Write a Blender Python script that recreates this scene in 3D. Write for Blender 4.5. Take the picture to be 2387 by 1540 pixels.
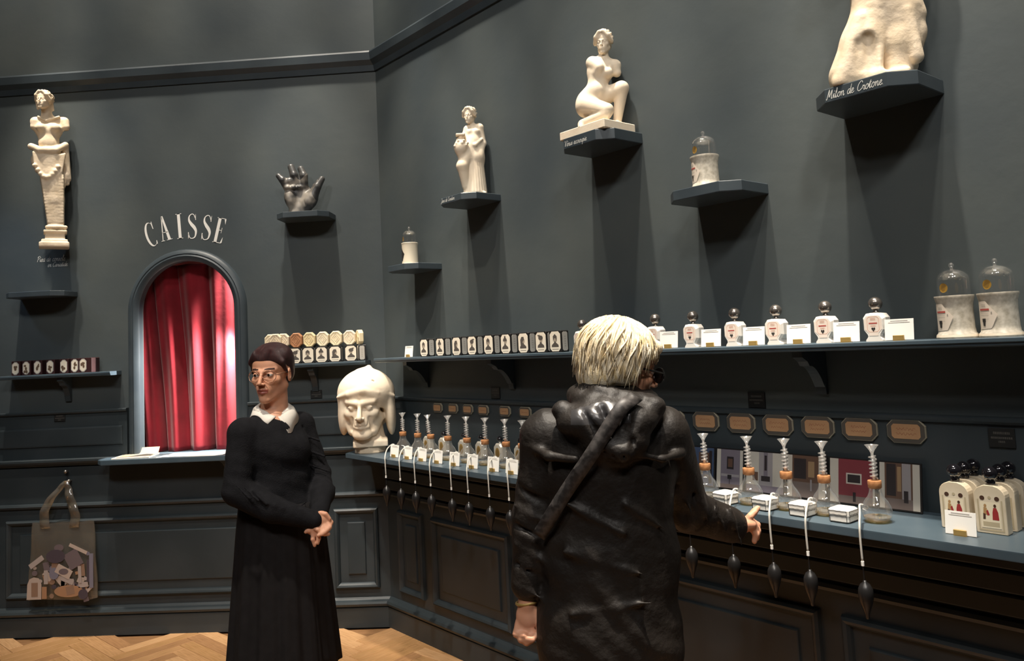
import bpy, math, random
import numpy as np
from mathutils import Matrix, Vector, Euler
random.seed(7); np.random.seed(7)
for o in list(bpy.data.objects): bpy.data.objects.remove(o)
SC = bpy.context.scene; COL = SC.collection
PI = math.pi
# ------------------------------------------------------------------ camera
YAW, PITCH, ROLL = -.0552851, .083, -.049443
def cam_axes(yaw, pitch, roll):
    f = Vector((math.sin(yaw)*math.cos(pitch), math.cos(yaw)*math.cos(pitch), math.sin(pitch)))
    r = f.cross(Vector((0, 0, 1))).normalized(); u = r.cross(f)
    c, s = math.cos(roll), math.sin(roll)
    return c*r+s*u, -s*r+c*u, f
cd = bpy.data.cameras.new('camera'); cam = bpy.data.objects.new('camera', cd); COL.objects.link(cam)
cd.sensor_fit = 'HORIZONTAL'; cd.sensor_width = 36; cd.lens = 28.0; cd.shift_y = -.05216
r_, u_, f_ = cam_axes(YAW, PITCH, ROLL)
cam.matrix_world = Matrix(((r_.x, u_.x, -f_.x, 0), (r_.y, u_.y, -f_.y, 0), (r_.z, u_.z, -f_.z, 1.62), (0, 0, 0, 1)))
cd.clip_start = .05; SC.camera = cam
# ------------------------------------------------------------------ world, exposure
SC.view_settings.view_transform = 'Standard'; SC.view_settings.look = 'None'
SC.view_settings.gamma = 1; SC.view_settings.use_curve_mapping = False
SC.view_settings.exposure = 0.3
wd = bpy.data.worlds.new('world'); SC.world = wd; wd.use_nodes = True
wd.node_tree.nodes['Background'].inputs[0].default_value = (.9, .95, 1, 1)
wd.node_tree.nodes['Background'].inputs[1].default_value = .02
# ------------------------------------------------------------------ wall frames
ANG = .81193                                   # the display wall turns 46.5 degrees off the back wall
RD = Vector((math.cos(ANG), -math.sin(ANG), 0)); RN = Vector((-math.sin(ANG), -math.cos(ANG), 0))
W0 = Vector((-1.0434, 4.8096, 0)); YB = 4.83
def W(s, d, z): return W0+RD*s+RN*d+Vector((0, 0, z))     # s along the display wall, d out of it
def B(x, d, z): return Vector((x, YB-d, z))                # the same for the back wall
# ------------------------------------------------------------------ spotlights on the ceiling track, plus added wash and fill spots
def spot(loc, tgt, power, deg, blend=.6, rad=.05, col=(1, .9, .77)):
    l = bpy.data.lights.new('spot_lamp', 'SPOT'); o = bpy.data.objects.new('spot_lamp', l); COL.objects.link(o)
    l.energy = power; l.spot_size = math.radians(deg); l.spot_blend = blend; l.shadow_soft_size = rad; l.color = col
    o.location = loc; o.rotation_euler = (Vector(tgt)-Vector(loc)).to_track_quat('-Z', 'Y').to_euler()
    return o
WARM = (1, .9, .77)
for s, p in ((.47, 480), (1.0, 480), (1.47, 220), (1.94, 480), (2.5, 480), (3.11, 520), (3.6, 220)):
    spot(W(s, .85, 5.35), W(s, .06, 2.15), p, 24, 1, .05, WARM)
for x, p in ((-3.1, 480), (-2.65, 260), (-2.0, 260), (-1.5, 480)):
    spot(B(x, .85, 5.35), B(x, .06, 2.15), p, 25, 1, .05, WARM)
for l_, n_ in [(W(s, .8, 5.4), -RN) for s in (.35, 1.1, 1.9, 2.7, 3.5)]+[(B(x, .8, 5.4), Vector((0, 1, 0))) for x in (-3.4, -2.7, -2.0, -1.35)]:
    spot(l_, l_+n_*.8+Vector((0, 0, -1.55)), 115, 38, 1, .06, WARM)                   # added wash spots to brighten the upper wall
spot((-1.25, 1.9, 5.3), (-1.2, 3.4, 1.2), 520, 44, .9, .06, WARM)       # floor and the assistant
spot((-2.5, 2.9, 5.3), (-2.5, 4.35, 0), 300, 36, 1, .06, WARM)         # added spot to brighten the floor before the cash window
spot((-.9, 2.9, 5.3), (-1.0, 4.3, 0), 200, 30, 1, .06, WARM)
spot((.2, 1.7, 5.3), (.16, 2.25, 1.5), 1250, 30, .9, .05, WARM)         # the customer
spot((.9, 1.4, 5.3), W(2.9, .25, 1.1), 240, 34, .9, .06, WARM)
spot((-2.2, 3.1, 5.3), W(.22, .25, 1.35), 300, 18, .8, .05, WARM)      # aimed at the plaster head
spot((-4.0, 3.9, 3.2), B(-3.35, 0, 2.05), 14, 40, 1, .1, (.55, .75, 1))          # added cool spot for the bluish patch at left, source unseen
for x, y in ((-2.6, -.8), (-.4, -1.6), (.8, -1.4)): spot((x, y, 5.4), (x*.6-.3, 3.4, 1.5), 210, 85, 1, .25, (1, .95, .9))   # added soft fill spots behind the camera to lift the shadows
# ------------------------------------------------------------------ material helpers
def lin(c):
    if isinstance(c, str):
        c = [int(c[i:i+2], 16)/255 for i in (0, 2, 4)]
    return tuple(((v/12.92) if v <= .04045 else ((v+.055)/1.055)**2.4) for v in c)+(1,)
MATS = {}
def mat(name, col, rough=.5, metal=0, col2=None, scale=8, bump=0, bscale=60, spec=.5, stretch=None, detail=4, sheen=0, coat=0, lo=.4, hi=.65, emit=None):
    if name in MATS: return MATS[name]
    m = bpy.data.materials.new(name); m.use_nodes = True; nt = m.node_tree; b = nt.nodes['Principled BSDF']
    c = lin(col) if not (isinstance(col, tuple) and len(col) == 4) else col
    b.inputs['Base Color'].default_value = c; b.inputs['Roughness'].default_value = rough; b.inputs['Metallic'].default_value = metal
    b.inputs['Specular IOR Level'].default_value = spec
    if sheen: b.inputs['Sheen Weight'].default_value = sheen
    if coat: b.inputs['Coat Weight'].default_value = coat; b.inputs['Coat Roughness'].default_value = .05
    if col2 or bump:
        tc = nt.nodes.new('ShaderNodeTexCoord'); mp = nt.nodes.new('ShaderNodeMapping'); nt.links.new(tc.outputs['Object'], mp.inputs[0])
        if stretch: mp.inputs['Scale'].default_value = stretch
    if col2:
        n = nt.nodes.new('ShaderNodeTexNoise'); n.inputs['Scale'].default_value = scale; n.inputs['Detail'].default_value = detail
        nt.links.new(mp.outputs[0], n.inputs['Vector'])
        r = nt.nodes.new('ShaderNodeValToRGB'); r.color_ramp.elements[0].position = lo; r.color_ramp.elements[1].position = hi
        r.color_ramp.elements[0].color = c; r.color_ramp.elements[1].color = lin(col2)
        nt.links.new(n.outputs[0], r.inputs[0]); nt.links.new(r.outputs[0], b.inputs['Base Color'])
    if bump:
        n2 = nt.nodes.new('ShaderNodeTexNoise'); n2.inputs['Scale'].default_value = bscale; n2.inputs['Detail'].default_value = 5
        nt.links.new(mp.outputs[0], n2.inputs['Vector'])
        bp = nt.nodes.new('ShaderNodeBump'); bp.inputs['Strength'].default_value = bump; bp.inputs['Distance'].default_value = .01
        nt.links.new(n2.outputs[0], bp.inputs['Height']); nt.links.new(bp.outputs[0], b.inputs['Normal'])
    MATS[name] = m; return m
def glass(name, tint=(1, 1, 1), refl=1.0, ior=1.45, rough=.03, body=0):
    if name in MATS: return MATS[name]
    m = bpy.data.materials.new(name); m.use_nodes = True; nt = m.node_tree; nt.nodes.clear()
    out = nt.nodes.new('ShaderNodeOutputMaterial'); mx = nt.nodes.new('ShaderNodeMixShader')
    tr = nt.nodes.new('ShaderNodeBsdfTransparent'); gl = nt.nodes.new('ShaderNodeBsdfGlossy'); fr = nt.nodes.new('ShaderNodeLayerWeight')
    tr.inputs[0].default_value = tint+(1,); gl.inputs['Roughness'].default_value = rough; gl.inputs[0].default_value = (refl, refl, refl, 1)
    fr.inputs[0].default_value = min(.9, (ior-1)*.55); mr = nt.nodes.new('ShaderNodeMapRange'); mr.inputs['To Min'].default_value = .1; mr.inputs['To Max'].default_value = .95
    pw = nt.nodes.new('ShaderNodeMath'); pw.operation = 'POWER'; pw.inputs[1].default_value = 1.7; nt.links.new(fr.outputs['Facing'], pw.inputs[0]); nt.links.new(pw.outputs[0], mr.inputs[0]); nt.links.new(mr.outputs[0], mx.inputs[0]); nt.links.new(tr.outputs[0], mx.inputs[1]); nt.links.new(gl.outputs[0], mx.inputs[2])
    last = mx
    if body:
        df = nt.nodes.new('ShaderNodeBsdfDiffuse'); df.inputs[0].default_value = (.8, .78, .74, 1); m2 = nt.nodes.new('ShaderNodeMixShader')
        m2.inputs[0].default_value = body; nt.links.new(mx.outputs[0], m2.inputs[1]); nt.links.new(df.outputs[0], m2.inputs[2]); last = m2
    nt.links.new(last.outputs[0], out.inputs[0]); MATS[name] = m; return m
# ------------------------------------------------------------------ object helpers
def tag(o, label=None, cat=None, group=None, kind=None):
    if label: o['label'] = label
    if cat: o['category'] = cat
    if group: o['group'] = group
    if kind: o['kind'] = kind
    return o
def thing(name, label, cat, loc=(0, 0, 0), rz=0, group=None):
    o = bpy.data.objects.new(name, None); COL.objects.link(o); o.location = loc; o.rotation_euler = (0, 0, rz); o.empty_display_size = .05
    return tag(o, label, cat, group)
def mesh_obj(name, me, parent=None, loc=(0, 0, 0), rot=(0, 0, 0)):
    o = bpy.data.objects.new(name, me); COL.objects.link(o); o.parent = parent; o.location = loc; o.rotation_euler = rot
    return o
def copy_tree(o, parent=None):
    c = o.copy(); COL.objects.link(c); c.parent = parent
    for ch in list(o.children): copy_tree(ch, c)
    return c
import bmesh
def fixn(me):
    bm = bmesh.new(); bm.from_mesh(me); bmesh.ops.recalc_face_normals(bm, faces=bm.faces); bm.to_mesh(me); bm.free()
class MB:
    def __init__(s): s.v = []; s.f = []; s.m = []; s.mi = 0
    def add(s, vs, fs):
        o = len(s.v); s.v += [tuple(map(float, p)) for p in vs]; s.f += [tuple(i+o for i in f) for f in fs]; s.m += [s.mi]*len(fs); return s
    def box(s, x0, x1, y0, y1, z0, z1, b=0):
        if b:
            return s.loft([[(x0+i, y0+j, z) for i, j in ((e, 0), (x1-x0-e, 0), (x1-x0, e), (x1-x0, y1-y0-e), (x1-x0-e, y1-y0), (e, y1-y0), (0, y1-y0-e), (0, e))] if not q else
                           [(x0+i, y0+j, z) for i, j in ((b, b), (x1-x0-b, b), (x1-x0-b, b), (x1-x0-b, y1-y0-b), (x1-x0-b, y1-y0-b), (b, y1-y0-b), (b, y1-y0-b), (b, b))]
                           for z, q, e in ((z0, 1, b), (z0+b, 0, b), (z1-b, 0, b), (z1, 1, b))])
        return s.add([(x, y, z) for z in (z0, z1) for x, y in ((x0, y0), (x1, y0), (x1, y1), (x0, y1))],
                     [(3, 2, 1, 0), (4, 5, 6, 7), (0, 1, 5, 4), (1, 2, 6, 5), (2, 3, 7, 6), (3, 0, 4, 7)])
    def loft(s, rings, cap=True, closed=True):
        n = len(rings[0]); vs = [p for r in rings for p in r]; fs = []
        for i in range(len(rings)-1):
            for j in range(n if closed else n-1):
                k = (j+1) % n; fs.append((i*n+j, i*n+k, (i+1)*n+k, (i+1)*n+j))
        if cap: fs += [tuple(range(n-1, -1, -1)), tuple((len(rings)-1)*n+j for j in range(n))]
        return s.add(vs, fs)
    def lathe(s, prof, n=24, c=(0, 0, 0), sx=1, sy=1, cap=True):
        return s.loft([[(c[0]+r*sx*math.cos(2*PI*j/n), c[1]+r*sy*math.sin(2*PI*j/n), c[2]+z) for j in range(n)] for r, z in prof], cap)
    def prism(s, poly, z0, z1, plane='xy', bev=0):
        # polygon extruded; plane 'xz': polygon in x,z and extruded along y
        def P(p, h): return (p[0], p[1], h) if plane == 'xy' else ((p[0], h, p[1]) if plane == 'xz' else (h, p[0], p[1]))
        rings = [[P(p, z0) for p in poly], [P(p, z1) for p in poly]]
        if bev:
            cx = sum(p[0] for p in poly)/len(poly); cy = sum(p[1] for p in poly)/len(poly); mr = max(math.hypot(p[0]-cx, p[1]-cy) for p in poly); k = 1-bev/mr
            sm = [(cx+(p[0]-cx)*k, cy+(p[1]-cy)*k) for p in poly]; e = bev if z1 > z0 else -bev
            rings = [[P(p, z0) for p in sm], [P(p, z0+e) for p in poly], [P(p, z1-e) for p in poly], [P(p, z1) for p in sm]]
        return s.loft(rings)
    def tube(s, path, r, n=8, cap=True):
        pts = [Vector(p) for p in path]; m = len(pts); R = r if isinstance(r, (list, tuple)) else [r]*m
        rings = []; up = None
        for i in range(m):
            t = (pts[min(i+1, m-1)]-pts[max(i-1, 0)]).normalized()
            if up is None: up = t.orthogonal().normalized()
            up = (up-t*up.dot(t)).normalized(); w = t.cross(up)
            rings.append([pts[i]+(up*math.cos(2*PI*j/n)+w*math.sin(2*PI*j/n))*R[i] for j in range(n)])
        return s.loft(rings, cap)
    def ball(s, c, r, n=16, sx=1, sy=1, sz=1):
        m = n//2
        return s.lathe([(max(1e-4, r*math.sin(PI*i/m)), -r*sz*math.cos(PI*i/m)) for i in range(m+1)], n, c, sx, sy)
    def flat(s, poly, h, plane='xz', flip=False):
        def P(p): return (p[0], h, p[1]) if plane == 'xz' else (p[0], p[1], h)
        q = [P(p) for p in poly]; n = len(q)
        return s.add(q, [tuple(range(n-1, -1, -1)) if flip else tuple(range(n))])
    def ribbon(s, path, w, h, plane='xz'):
        # flat stroke in x,z at y=h; w = width or list
        n = len(path); ws = w if isinstance(w, (list, tuple)) else [w]*n; L = []; R = []
        for i in range(n):
            a = path[max(i-1, 0)]; b = path[min(i+1, n-1)]; dx, dz = b[0]-a[0], b[1]-a[1]; l = math.hypot(dx, dz) or 1
            nx, nz = -dz/l*ws[i]/2, dx/l*ws[i]/2; p = path[i]
            L.append((p[0]+nx, h, p[1]+nz)); R.append((p[0]-nx, h, p[1]-nz))
        return s.add(L+R, [(i, n+i, n+i+1, i+1) for i in range(n-1)])
    def mesh(s, name, mats, smooth=False):
        me = bpy.data.meshes.new(name); me.from_pydata(s.v, [], s.f); fixn(me)
        for m in (mats if isinstance(mats, (list, tuple)) else [mats]): me.materials.append(m)
        if any(s.m): me.polygons.foreach_set('material_index', s.m)
        if smooth: me.polygons.foreach_set('use_smooth', [True]*len(me.polygons)); smooth_angle(me, smooth if not isinstance(smooth, bool) else .7)
        me.update(); return me
    def build(s, name, mats, parent=None, loc=(0, 0, 0), rot=(0, 0, 0), smooth=False):
        return mesh_obj(name, s.mesh(name, mats, smooth), parent, loc, rot)
def smooth_angle(me, ang):
    try: me.set_sharp_from_angle(angle=ang)
    except Exception: pass
def octo(w, h, c, cx=0, cz=0):
    a, b = w/2, h/2
    return [(cx-a+c, cz-b), (cx+a-c, cz-b), (cx+a, cz-b+c), (cx+a, cz+b-c), (cx+a-c, cz+b), (cx-a+c, cz+b), (cx-a, cz+b-c), (cx-a, cz-b+c)]
def spline(pts, n=6, closed=False):
    P = [np.array(p, float) for p in pts]; out = []; m = len(P)
    for i in range(m if closed else m-1):
        p0 = P[(i-1) % m] if (closed or i > 0) else 2*P[0]-P[1]
        p1 = P[i]; p2 = P[(i+1) % m]; p3 = P[(i+2) % m] if (closed or i+2 < m) else 2*P[-1]-P[-2]
        for k in range(n):
            t = k/n; out.append(tuple(.5*((2*p1)+(p2-p0)*t+(2*p0-5*p1+4*p2-p3)*t*t+(3*p1-p0-3*p2+p3)*t**3)))
    if not closed: out.append(tuple(P[-1]))
    return out
# ------------------------------------------------------------------ sculpting with distance fields + surface nets
def eul(r): return np.array(Euler(r).to_matrix())
class Sculpt:
    def __init__(s): s.P = []; s.R = np.eye(3); s.t = np.zeros(3); s.k = 1.0; s.sm = .012
    def tf(s, loc=(0, 0, 0), rot=(0, 0, 0), scale=1.0): s.R = eul(rot); s.t = np.array(loc, float); s.k = scale; return s
    def _p(s, p): return s.R@(np.array(p, float)*s.k)+s.t
    def rc(s, a, b, r1, r2=None, k=None, op=1):
        s.P.append(('c', s._p(a), s._p(b), r1*s.k, (r1 if r2 is None else r2)*s.k, (s.sm if k is None else k)*s.k, op)); return s
    def chain(s, pts, rs, k=None, op=1):
        for i in range(len(pts)-1): s.rc(pts[i], pts[i+1], rs[i], rs[i+1], k, op)
        return s
    def el(s, c, r, k=None, rot=(0, 0, 0), op=1):
        r = (r, r, r) if not hasattr(r, '__len__') else r
        s.P.append(('e', s._p(c), np.array(r, float)*s.k, s.R@eul(rot), 0, (s.sm if k is None else k)*s.k, op)); return s
    def bx(s, c, h, rd=.005, k=None, rot=(0, 0, 0), op=1):
        s.P.append(('b', s._p(c), np.array(h, float)*s.k, s.R@eul(rot), rd*s.k, (s.sm if k is None else k)*s.k, op)); return s
    def bounds(s, q):
        if q[0] == 'c':
            r = max(q[3], q[4]); return np.minimum(q[1], q[2])-r, np.maximum(q[1], q[2])+r
        e = np.abs(q[3])@q[2]; return q[1]-e-q[4]*(q[0] == 'b'), q[1]+e+q[4]*(q[0] == 'b')
    def bake(s, res, fine=(), disp=None, smooth=1):
        lo = np.min([s.bounds(q)[0] for q in s.P if q[6] > 0], 0)-3*res; hi = np.max([s.bounds(q)[1] for q in s.P if q[6] > 0], 0)+3*res
        ax = []
        for a in range(3):
            x = [lo[a]]
            while x[-1] < hi[a]:
                st = res
                for (fa, f0, f1, fr) in fine:
                    if fa == a and f0 <= x[-1] < f1: st = min(st, fr)
                x.append(x[-1]+st)
            ax.append(np.array(x, np.float32))
        D = np.full([len(x) for x in ax], 9., np.float32)
        for q in s.P:
            b0, b1 = s.bounds(q); pad = q[5]+2*res; ix = []
            for a in range(3):
                i0 = max(0, np.searchsorted(ax[a], b0[a]-pad)-1); i1 = min(len(ax[a]), np.searchsorted(ax[a], b1[a]+pad)+1); ix.append(slice(i0, i1))
            if any(i.stop-i.start < 1 for i in ix): continue
            X = ax[0][ix[0]][:, None, None]; Y = ax[1][ix[1]][None, :, None]; Z = ax[2][ix[2]][None, None, :]
            if q[0] == 'c':
                A, Bv = q[1], q[2]; d = Bv-A; L = float(d@d)+1e-12
                px, py, pz = X-np.float32(A[0]), Y-np.float32(A[1]), Z-np.float32(A[2])
                t = np.clip((px*np.float32(d[0])+py*np.float32(d[1])+pz*np.float32(d[2]))/np.float32(L), 0, 1)
                v = np.sqrt((px-t*np.float32(d[0]))**2+(py-t*np.float32(d[1]))**2+(pz-t*np.float32(d[2]))**2)-(np.float32(q[3])+t*np.float32(q[4]-q[3]))
            else:
                Rt = q[3].T.astype(np.float32); c = q[1].astype(np.float32); h = q[2].astype(np.float32)
                px, py, pz = X-c[0], Y-c[1], Z-c[2]
                u = [Rt[i, 0]*px+Rt[i, 1]*py+Rt[i, 2]*pz for i in range(3)]
                if q[0] == 'e':
                    k0 = np.sqrt(sum((u[i]/h[i])**2 for i in range(3))); k1 = np.sqrt(sum((u[i]/h[i]**2)**2 for i in range(3)))+1e-6
                    v = k0*(k0-1)/k1
                else:
                    w = [np.abs(u[i])-h[i] for i in range(3)]
                    v = np.sqrt(sum(np.maximum(x, 0)**2 for x in w))+np.minimum(np.maximum(np.maximum(w[0], w[1]), w[2]), 0)-np.float32(q[4])
            sub = D[ix[0], ix[1], ix[2]]; k = np.float32(max(q[5], 1e-5))
            if q[6] > 0:
                h = np.clip(.5+.5*(v-sub)/k, 0, 1); D[ix[0], ix[1], ix[2]] = v*(1-h)+sub*h-k*h*(1-h)
            else:
                h = np.clip(.5-.5*(v+sub)/k, 0, 1); D[ix[0], ix[1], ix[2]] = sub*(1-h)-v*h+k*h*(1-h)
        if disp is not None: D += disp(ax[0][:, None, None], ax[1][None, :, None], ax[2][None, None, :]).astype(np.float32)
        return nets(D, ax, smooth)
def nets(D, ax, smooth=1):
    I = D < 0; n = D.shape
    cnt = np.zeros([m-1 for m in n], np.int8)
    for a in (0, 1):
        for b in (0, 1):
            for c in (0, 1): cnt += I[a:n[0]-1+a, b:n[1]-1+b, c:n[2]-1+c]
    act = (cnt > 0) & (cnt < 8); idx = -np.ones(act.shape, np.int32); ijk = np.argwhere(act); idx[act] = np.arange(len(ijk))
    acc = np.zeros((len(ijk), 3)); num = np.zeros(len(ijk))
    G = [x.astype(float) for x in ax]
    for e in range(3):
        o1, o2 = [(1, 2), (0, 2), (0, 1)][e]
        for a in (0, 1):
            for b in (0, 1):
                p = ijk.copy(); p[:, o1] += a; p[:, o2] += b; q = p.copy(); q[:, e] += 1
                d0 = D[p[:, 0], p[:, 1], p[:, 2]]; d1 = D[q[:, 0], q[:, 1], q[:, 2]]; m = (d0 < 0) != (d1 < 0)
                t = np.where(m, d0/np.where(m, d0-d1, 1), 0)
                P = np.stack([G[i][p[:, i]] for i in range(3)], 1); Q = np.stack([G[i][q[:, i]] for i in range(3)], 1)
                acc[m] += (P+(Q-P)*t[:, None])[m]; num[m] += 1
    V = acc/num[:, None]; F = []
    for e in range(3):
        o1, o2 = [(1, 2), (2, 0), (0, 1)][e]
        s0 = [slice(1, -1)]*3; s0[e] = slice(0, n[e]-1); s1 = list(s0); s1[e] = slice(1, n[e])
        A = I[tuple(s0)]; Bq = I[tuple(s1)]; ed = np.argwhere(A != Bq); inside = A[A != Bq]
        off = [1, 1, 1]; off[e] = 0; ed = ed+np.array(off)
        def cell(d1, d2):
            c = ed.copy(); c[:, o1] -= d1; c[:, o2] -= d2; return idx[c[:, 0], c[:, 1], c[:, 2]]
        q = np.stack([cell(1, 1), cell(0, 1), cell(0, 0), cell(1, 0)], 1); q[~inside] = q[~inside][:, ::-1]; F.append(q)
    F = np.concatenate(F); F = F[(F >= 0).all(1)]
    for _ in range(smooth):
        S = np.zeros_like(V); N = np.zeros(len(V))
        for a in range(4):
            i, j = F[:, a], F[:, (a+1) % 4]; np.add.at(S, i, V[j]); np.add.at(N, i, 1); np.add.at(S, j, V[i]); np.add.at(N, j, 1)
        V = .5*V+.5*S/np.maximum(N, 1)[:, None]
    return V, F
def np_mesh(name, V, F, mats, matfn=None):
    me = bpy.data.meshes.new(name); me.vertices.add(len(V)); me.vertices.foreach_set('co', V.astype(np.float32).ravel())
    me.loops.add(F.size); me.loops.foreach_set('vertex_index', F.astype(np.int32).ravel()); me.polygons.add(len(F))
    me.polygons.foreach_set('loop_start', np.arange(0, F.size, 4, dtype=np.int32)); me.polygons.foreach_set('loop_total', np.full(len(F), 4, np.int32))
    for m in (mats if isinstance(mats, (list, tuple)) else [mats]): me.materials.append(m)
    if matfn is not None: me.polygons.foreach_set('material_index', matfn(V[F].mean(1)).astype(np.int32))
    me.polygons.foreach_set('use_smooth', np.ones(len(F), bool)); me.update(); me.validate(); return me
def head(sc, female=True, eyes=True, ears=True):
    # head frame: y forward, z up, chin to crown .23
    m = .9 if female else 1.1
    sc.el((0, -.018, .036), (.074, .094, .08), .01).el((0, .028, -.03), (.057, .062, .074), .02).el((0, .03, .045), (.064, .056, .06), .02)
    for x in (-1, 1):
        sc.rc((x*.05, -.005, -.05), (x*.012, .07, -.1), .018*m, .015*m, .02)
        sc.el((x*.042, .055, -.022), (.02, .02, .017), .016)
        sc.rc((x*.046, .062, .021), (x*.012, .085, .016), .008*m, .009*m, .012)
    sc.el((0, .08, -.1), (.017*m, .013, .013), .014).el((0, .07, -.062), (.03, .024, .027), .016)
    sc.rc((0, .088, .012), (0, .112, -.031), .0065, .0095*m, .009)
    for x in (-1, 1):
        sc.el((x*.03, .093, .001), (.0165, .017, .0105), .011, op=-1)
        sc.el((x*.011, .101, -.035), (.0075, .009, .006), .005)
        if eyes:
            sc.el((x*.03, .0725, .0), (.0125, .0125, .0125), .003)
            sc.rc((x*.042, .0785, .004), (x*.019, .083, .006), .0035, .0035, .003)
    sc.rc((-.02, .086, -.061), (0, .0965, -.0585), .0035, .0052, .004).rc((.02, .086, -.061), (0, .0965, -.0585), .0035, .0052, .004)
    sc.rc((-.016, .087, -.0705), (0, .0945, -.0715), .004, .0058, .004).rc((.016, .087, -.0705), (0, .0945, -.0715), .004, .0058, .004)
    sc.rc((-.023, .089, -.0655), (0, .1015, -.065), .0018, .0022, .003, -1).rc((.023, .089, -.0655), (0, .1015, -.065), .0018, .0022, .003, -1)
    if ears:
        for x in (-1, 1): sc.el((x*.075, -.004, -.008), (.008, .017, .029), .008, (0, 0, -x*.35)); sc.el((x*.083, .002, -.004), (.004, .009, .016), .006, (0, 0, -x*.35), -1)
    return sc
# ================================================================== MATERIALS
def wall_paint(name, c1, c2, rough):
    m = mat(name, c1, rough, col2=c2, scale=1.3, detail=3, lo=.3, hi=.72, bump=.12, bscale=14, spec=.35)
    return m
M_WALL = wall_paint('dark slate limewash', '3c454a', '505655', .6)
M_TRIM = mat('dark slate joinery paint', '384147', .42, col2='40494e', scale=5, spec=.45)
M_LOW = mat('dark slate panel paint', '2e363a', .45, col2='363d41', scale=3, spec=.4)
M_TOP = mat('blue grey counter paint', '43525c', .38, col2='4c5a63', scale=6, spec=.5)
M_PLASTER = mat('cream plaster', 'ecdac0', .62, col2='f2e3cb', scale=9, bump=.12, bscale=45)
M_PLASTER_OLD = mat('aged plaster', 'dfcbad', .6, col2='eedcc2', scale=12, bump=.25, bscale=40)
M_WHITE = mat('white card', 'f4f1ea', .55)
M_BRASS = mat('brass', 'b39457', .4, .35)
M_INK = mat('black ink', '2a2623', .6)
M_GREYINK = mat('grey ink', 'a39c92', .6)
M_GLASS = glass('clear glass', ior=1.6, body=.045, rough=.05)
M_CHALK = mat('white chalk paint', 'f2f0ea', .7)
# ================================================================== SETTING
ZC = 5.6
CORN = W(-.0281, 0, 0); LEFT1 = Vector((-3.75, YB, 0)); LEFT2 = LEFT1+Vector((-math.cos(ANG), -math.sin(ANG), 0))*2.8
RIGHT1 = W(4.4, 0, 0)
REST = [Vector((2.0, -1.2, 0)), Vector((.2, -3.2, 0)), Vector((-3.6, -3.2, 0)), Vector((-5.68, -1.2, 0))]
def struct(o): o['kind'] = 'structure'; return o
def sweep(name, path, prof, m, parent=None, closed_prof=True):
    # profile of (out-of-wall, height) carried along the wall line with mitred corners; room lies to the right of the path direction
    rings = []
    for i, p in enumerate(path):
        ns = []
        for a, b in ((i-1, i), (i, i+1)):
            if a >= 0 and b < len(path):
                t = (path[b]-path[a]).normalized(); ns.append(Vector((t.y, -t.x, 0)))
        n = sum(ns, Vector((0, 0, 0))).normalized(); n = n/max(.3, n.dot(ns[0]))
        rings.append([(p+n*d+Vector((0, 0, z))) for d, z in prof])
    b = MB(); b.loft(rings); return b.build(name, m, parent)
XC, HW, ZS, ZB = -2.295, .305, 1.93, 1.035
def arch(hw, n=24, zb=ZB, rise=None):
    return [(XC-hw, zb)]+[(XC-hw*math.cos(PI*i/n), ZS+(rise or hw)*math.sin(PI*i/n)) for i in range(n+1)]+[(XC+hw, zb)]
# floor -------------------------------------------------------------
b = MB(); fl = [LEFT2, LEFT1, CORN, RIGHT1]+REST; b.prism([(p.x, p.y) for p in fl][::-1], -.05, -.012)
M_FLOOR = mat('oiled oak floor', '9a724e', .42, col2='84603e', scale=6, stretch=(1, 9, 1))
floor = struct(b.build('floor', M_FLOOR))
oak = [mat('oak plank %d' % i, c, .4, col2=c2, scale=5, stretch=(2, 26, 2), detail=6, bump=.05, bscale=30, spec=.4) for i, (c, c2) in enumerate((('c4976b', 'aa8054'), ('d0a578', 'b98d62'), ('b0855d', '976e49'), ('bb8f63', 'a37b4c')))]
PL, PW = .48, .08
pm = []
for k in range(4):
    b = MB(); b.box(-PL/2+.0012, PL/2-.0012, -PW/2+.0012, PW/2-.0012, -.0115, 0, .0015); pm.append(b.mesh('plank', oak[k]))
mm = int(PL/PW+.5); cnt = 0
for i in range(-90, 90):
    for j in range(-9, 9):
        for vert in (0, 1):
            u = (i+mm*j)*PW; v = (i-mm*j)*PW
            cu, cv = (u+PL/2, v+PW/2) if not vert else (u+PW/2, v+PW+PL/2)
            th = PI/4+.1; x = cu*math.cos(th)-cv*math.sin(th)-1.8; y = cu*math.sin(th)+cv*math.cos(th)+4.0
            if not (-3.75 < x < .35 and 3.62 < y < 4.79): continue
            if (Vector((x, y, 0))-W0).dot(RN) < .02: continue
            o = mesh_obj('plank', pm[(i*7+j*3+vert*5+(i*j) % 3) % 4], floor, (x, y, 0), (0, 0, th+(PI/2 if vert else 0))); cnt += 1
# walls ------------------------------------------------------------
x0, x1 = LEFT1.x, CORN.x
b = MB(); T = .035
def q(x_0, x_1, z_0, z_1, y=0): b.add([(x_0, y, z_0), (x_1, y, z_0), (x_1, y, z_1), (x_0, y, z_1)], [(0, 1, 2, 3)])
q(x0, XC-HW, 0, ZC); q(XC+HW, x1, 0, ZC); q(XC-HW, XC+HW, 0, ZB)
A_ = arch(HW)
for (xa, za), (xb, zb) in zip(A_[1:-1], A_[2:-1]): b.add([(xa, 0, za), (xb, 0, zb), (xb, 0, ZC), (xa, 0, ZC)], [(0, 1, 2, 3)])
for (xa, za), (xb, zb) in zip(A_, A_[1:]): b.add([(xa, 0, za), (xb, 0, zb), (xb, T, zb), (xa, T, za)], [(0, 1, 2, 3)])
q(x0-.1, XC-HW, 0, ZC, T); q(XC+HW, x1+.2, 0, ZC, T); q(XC-HW, XC+HW, 0, ZB, T)
for (xa, za), (xb, zb) in zip(A_[1:-1], A_[2:-1]): b.add([(xa, T, za), (xb, T, zb), (xb, T, ZC), (xa, T, ZC)], [(0, 1, 2, 3)])
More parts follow.
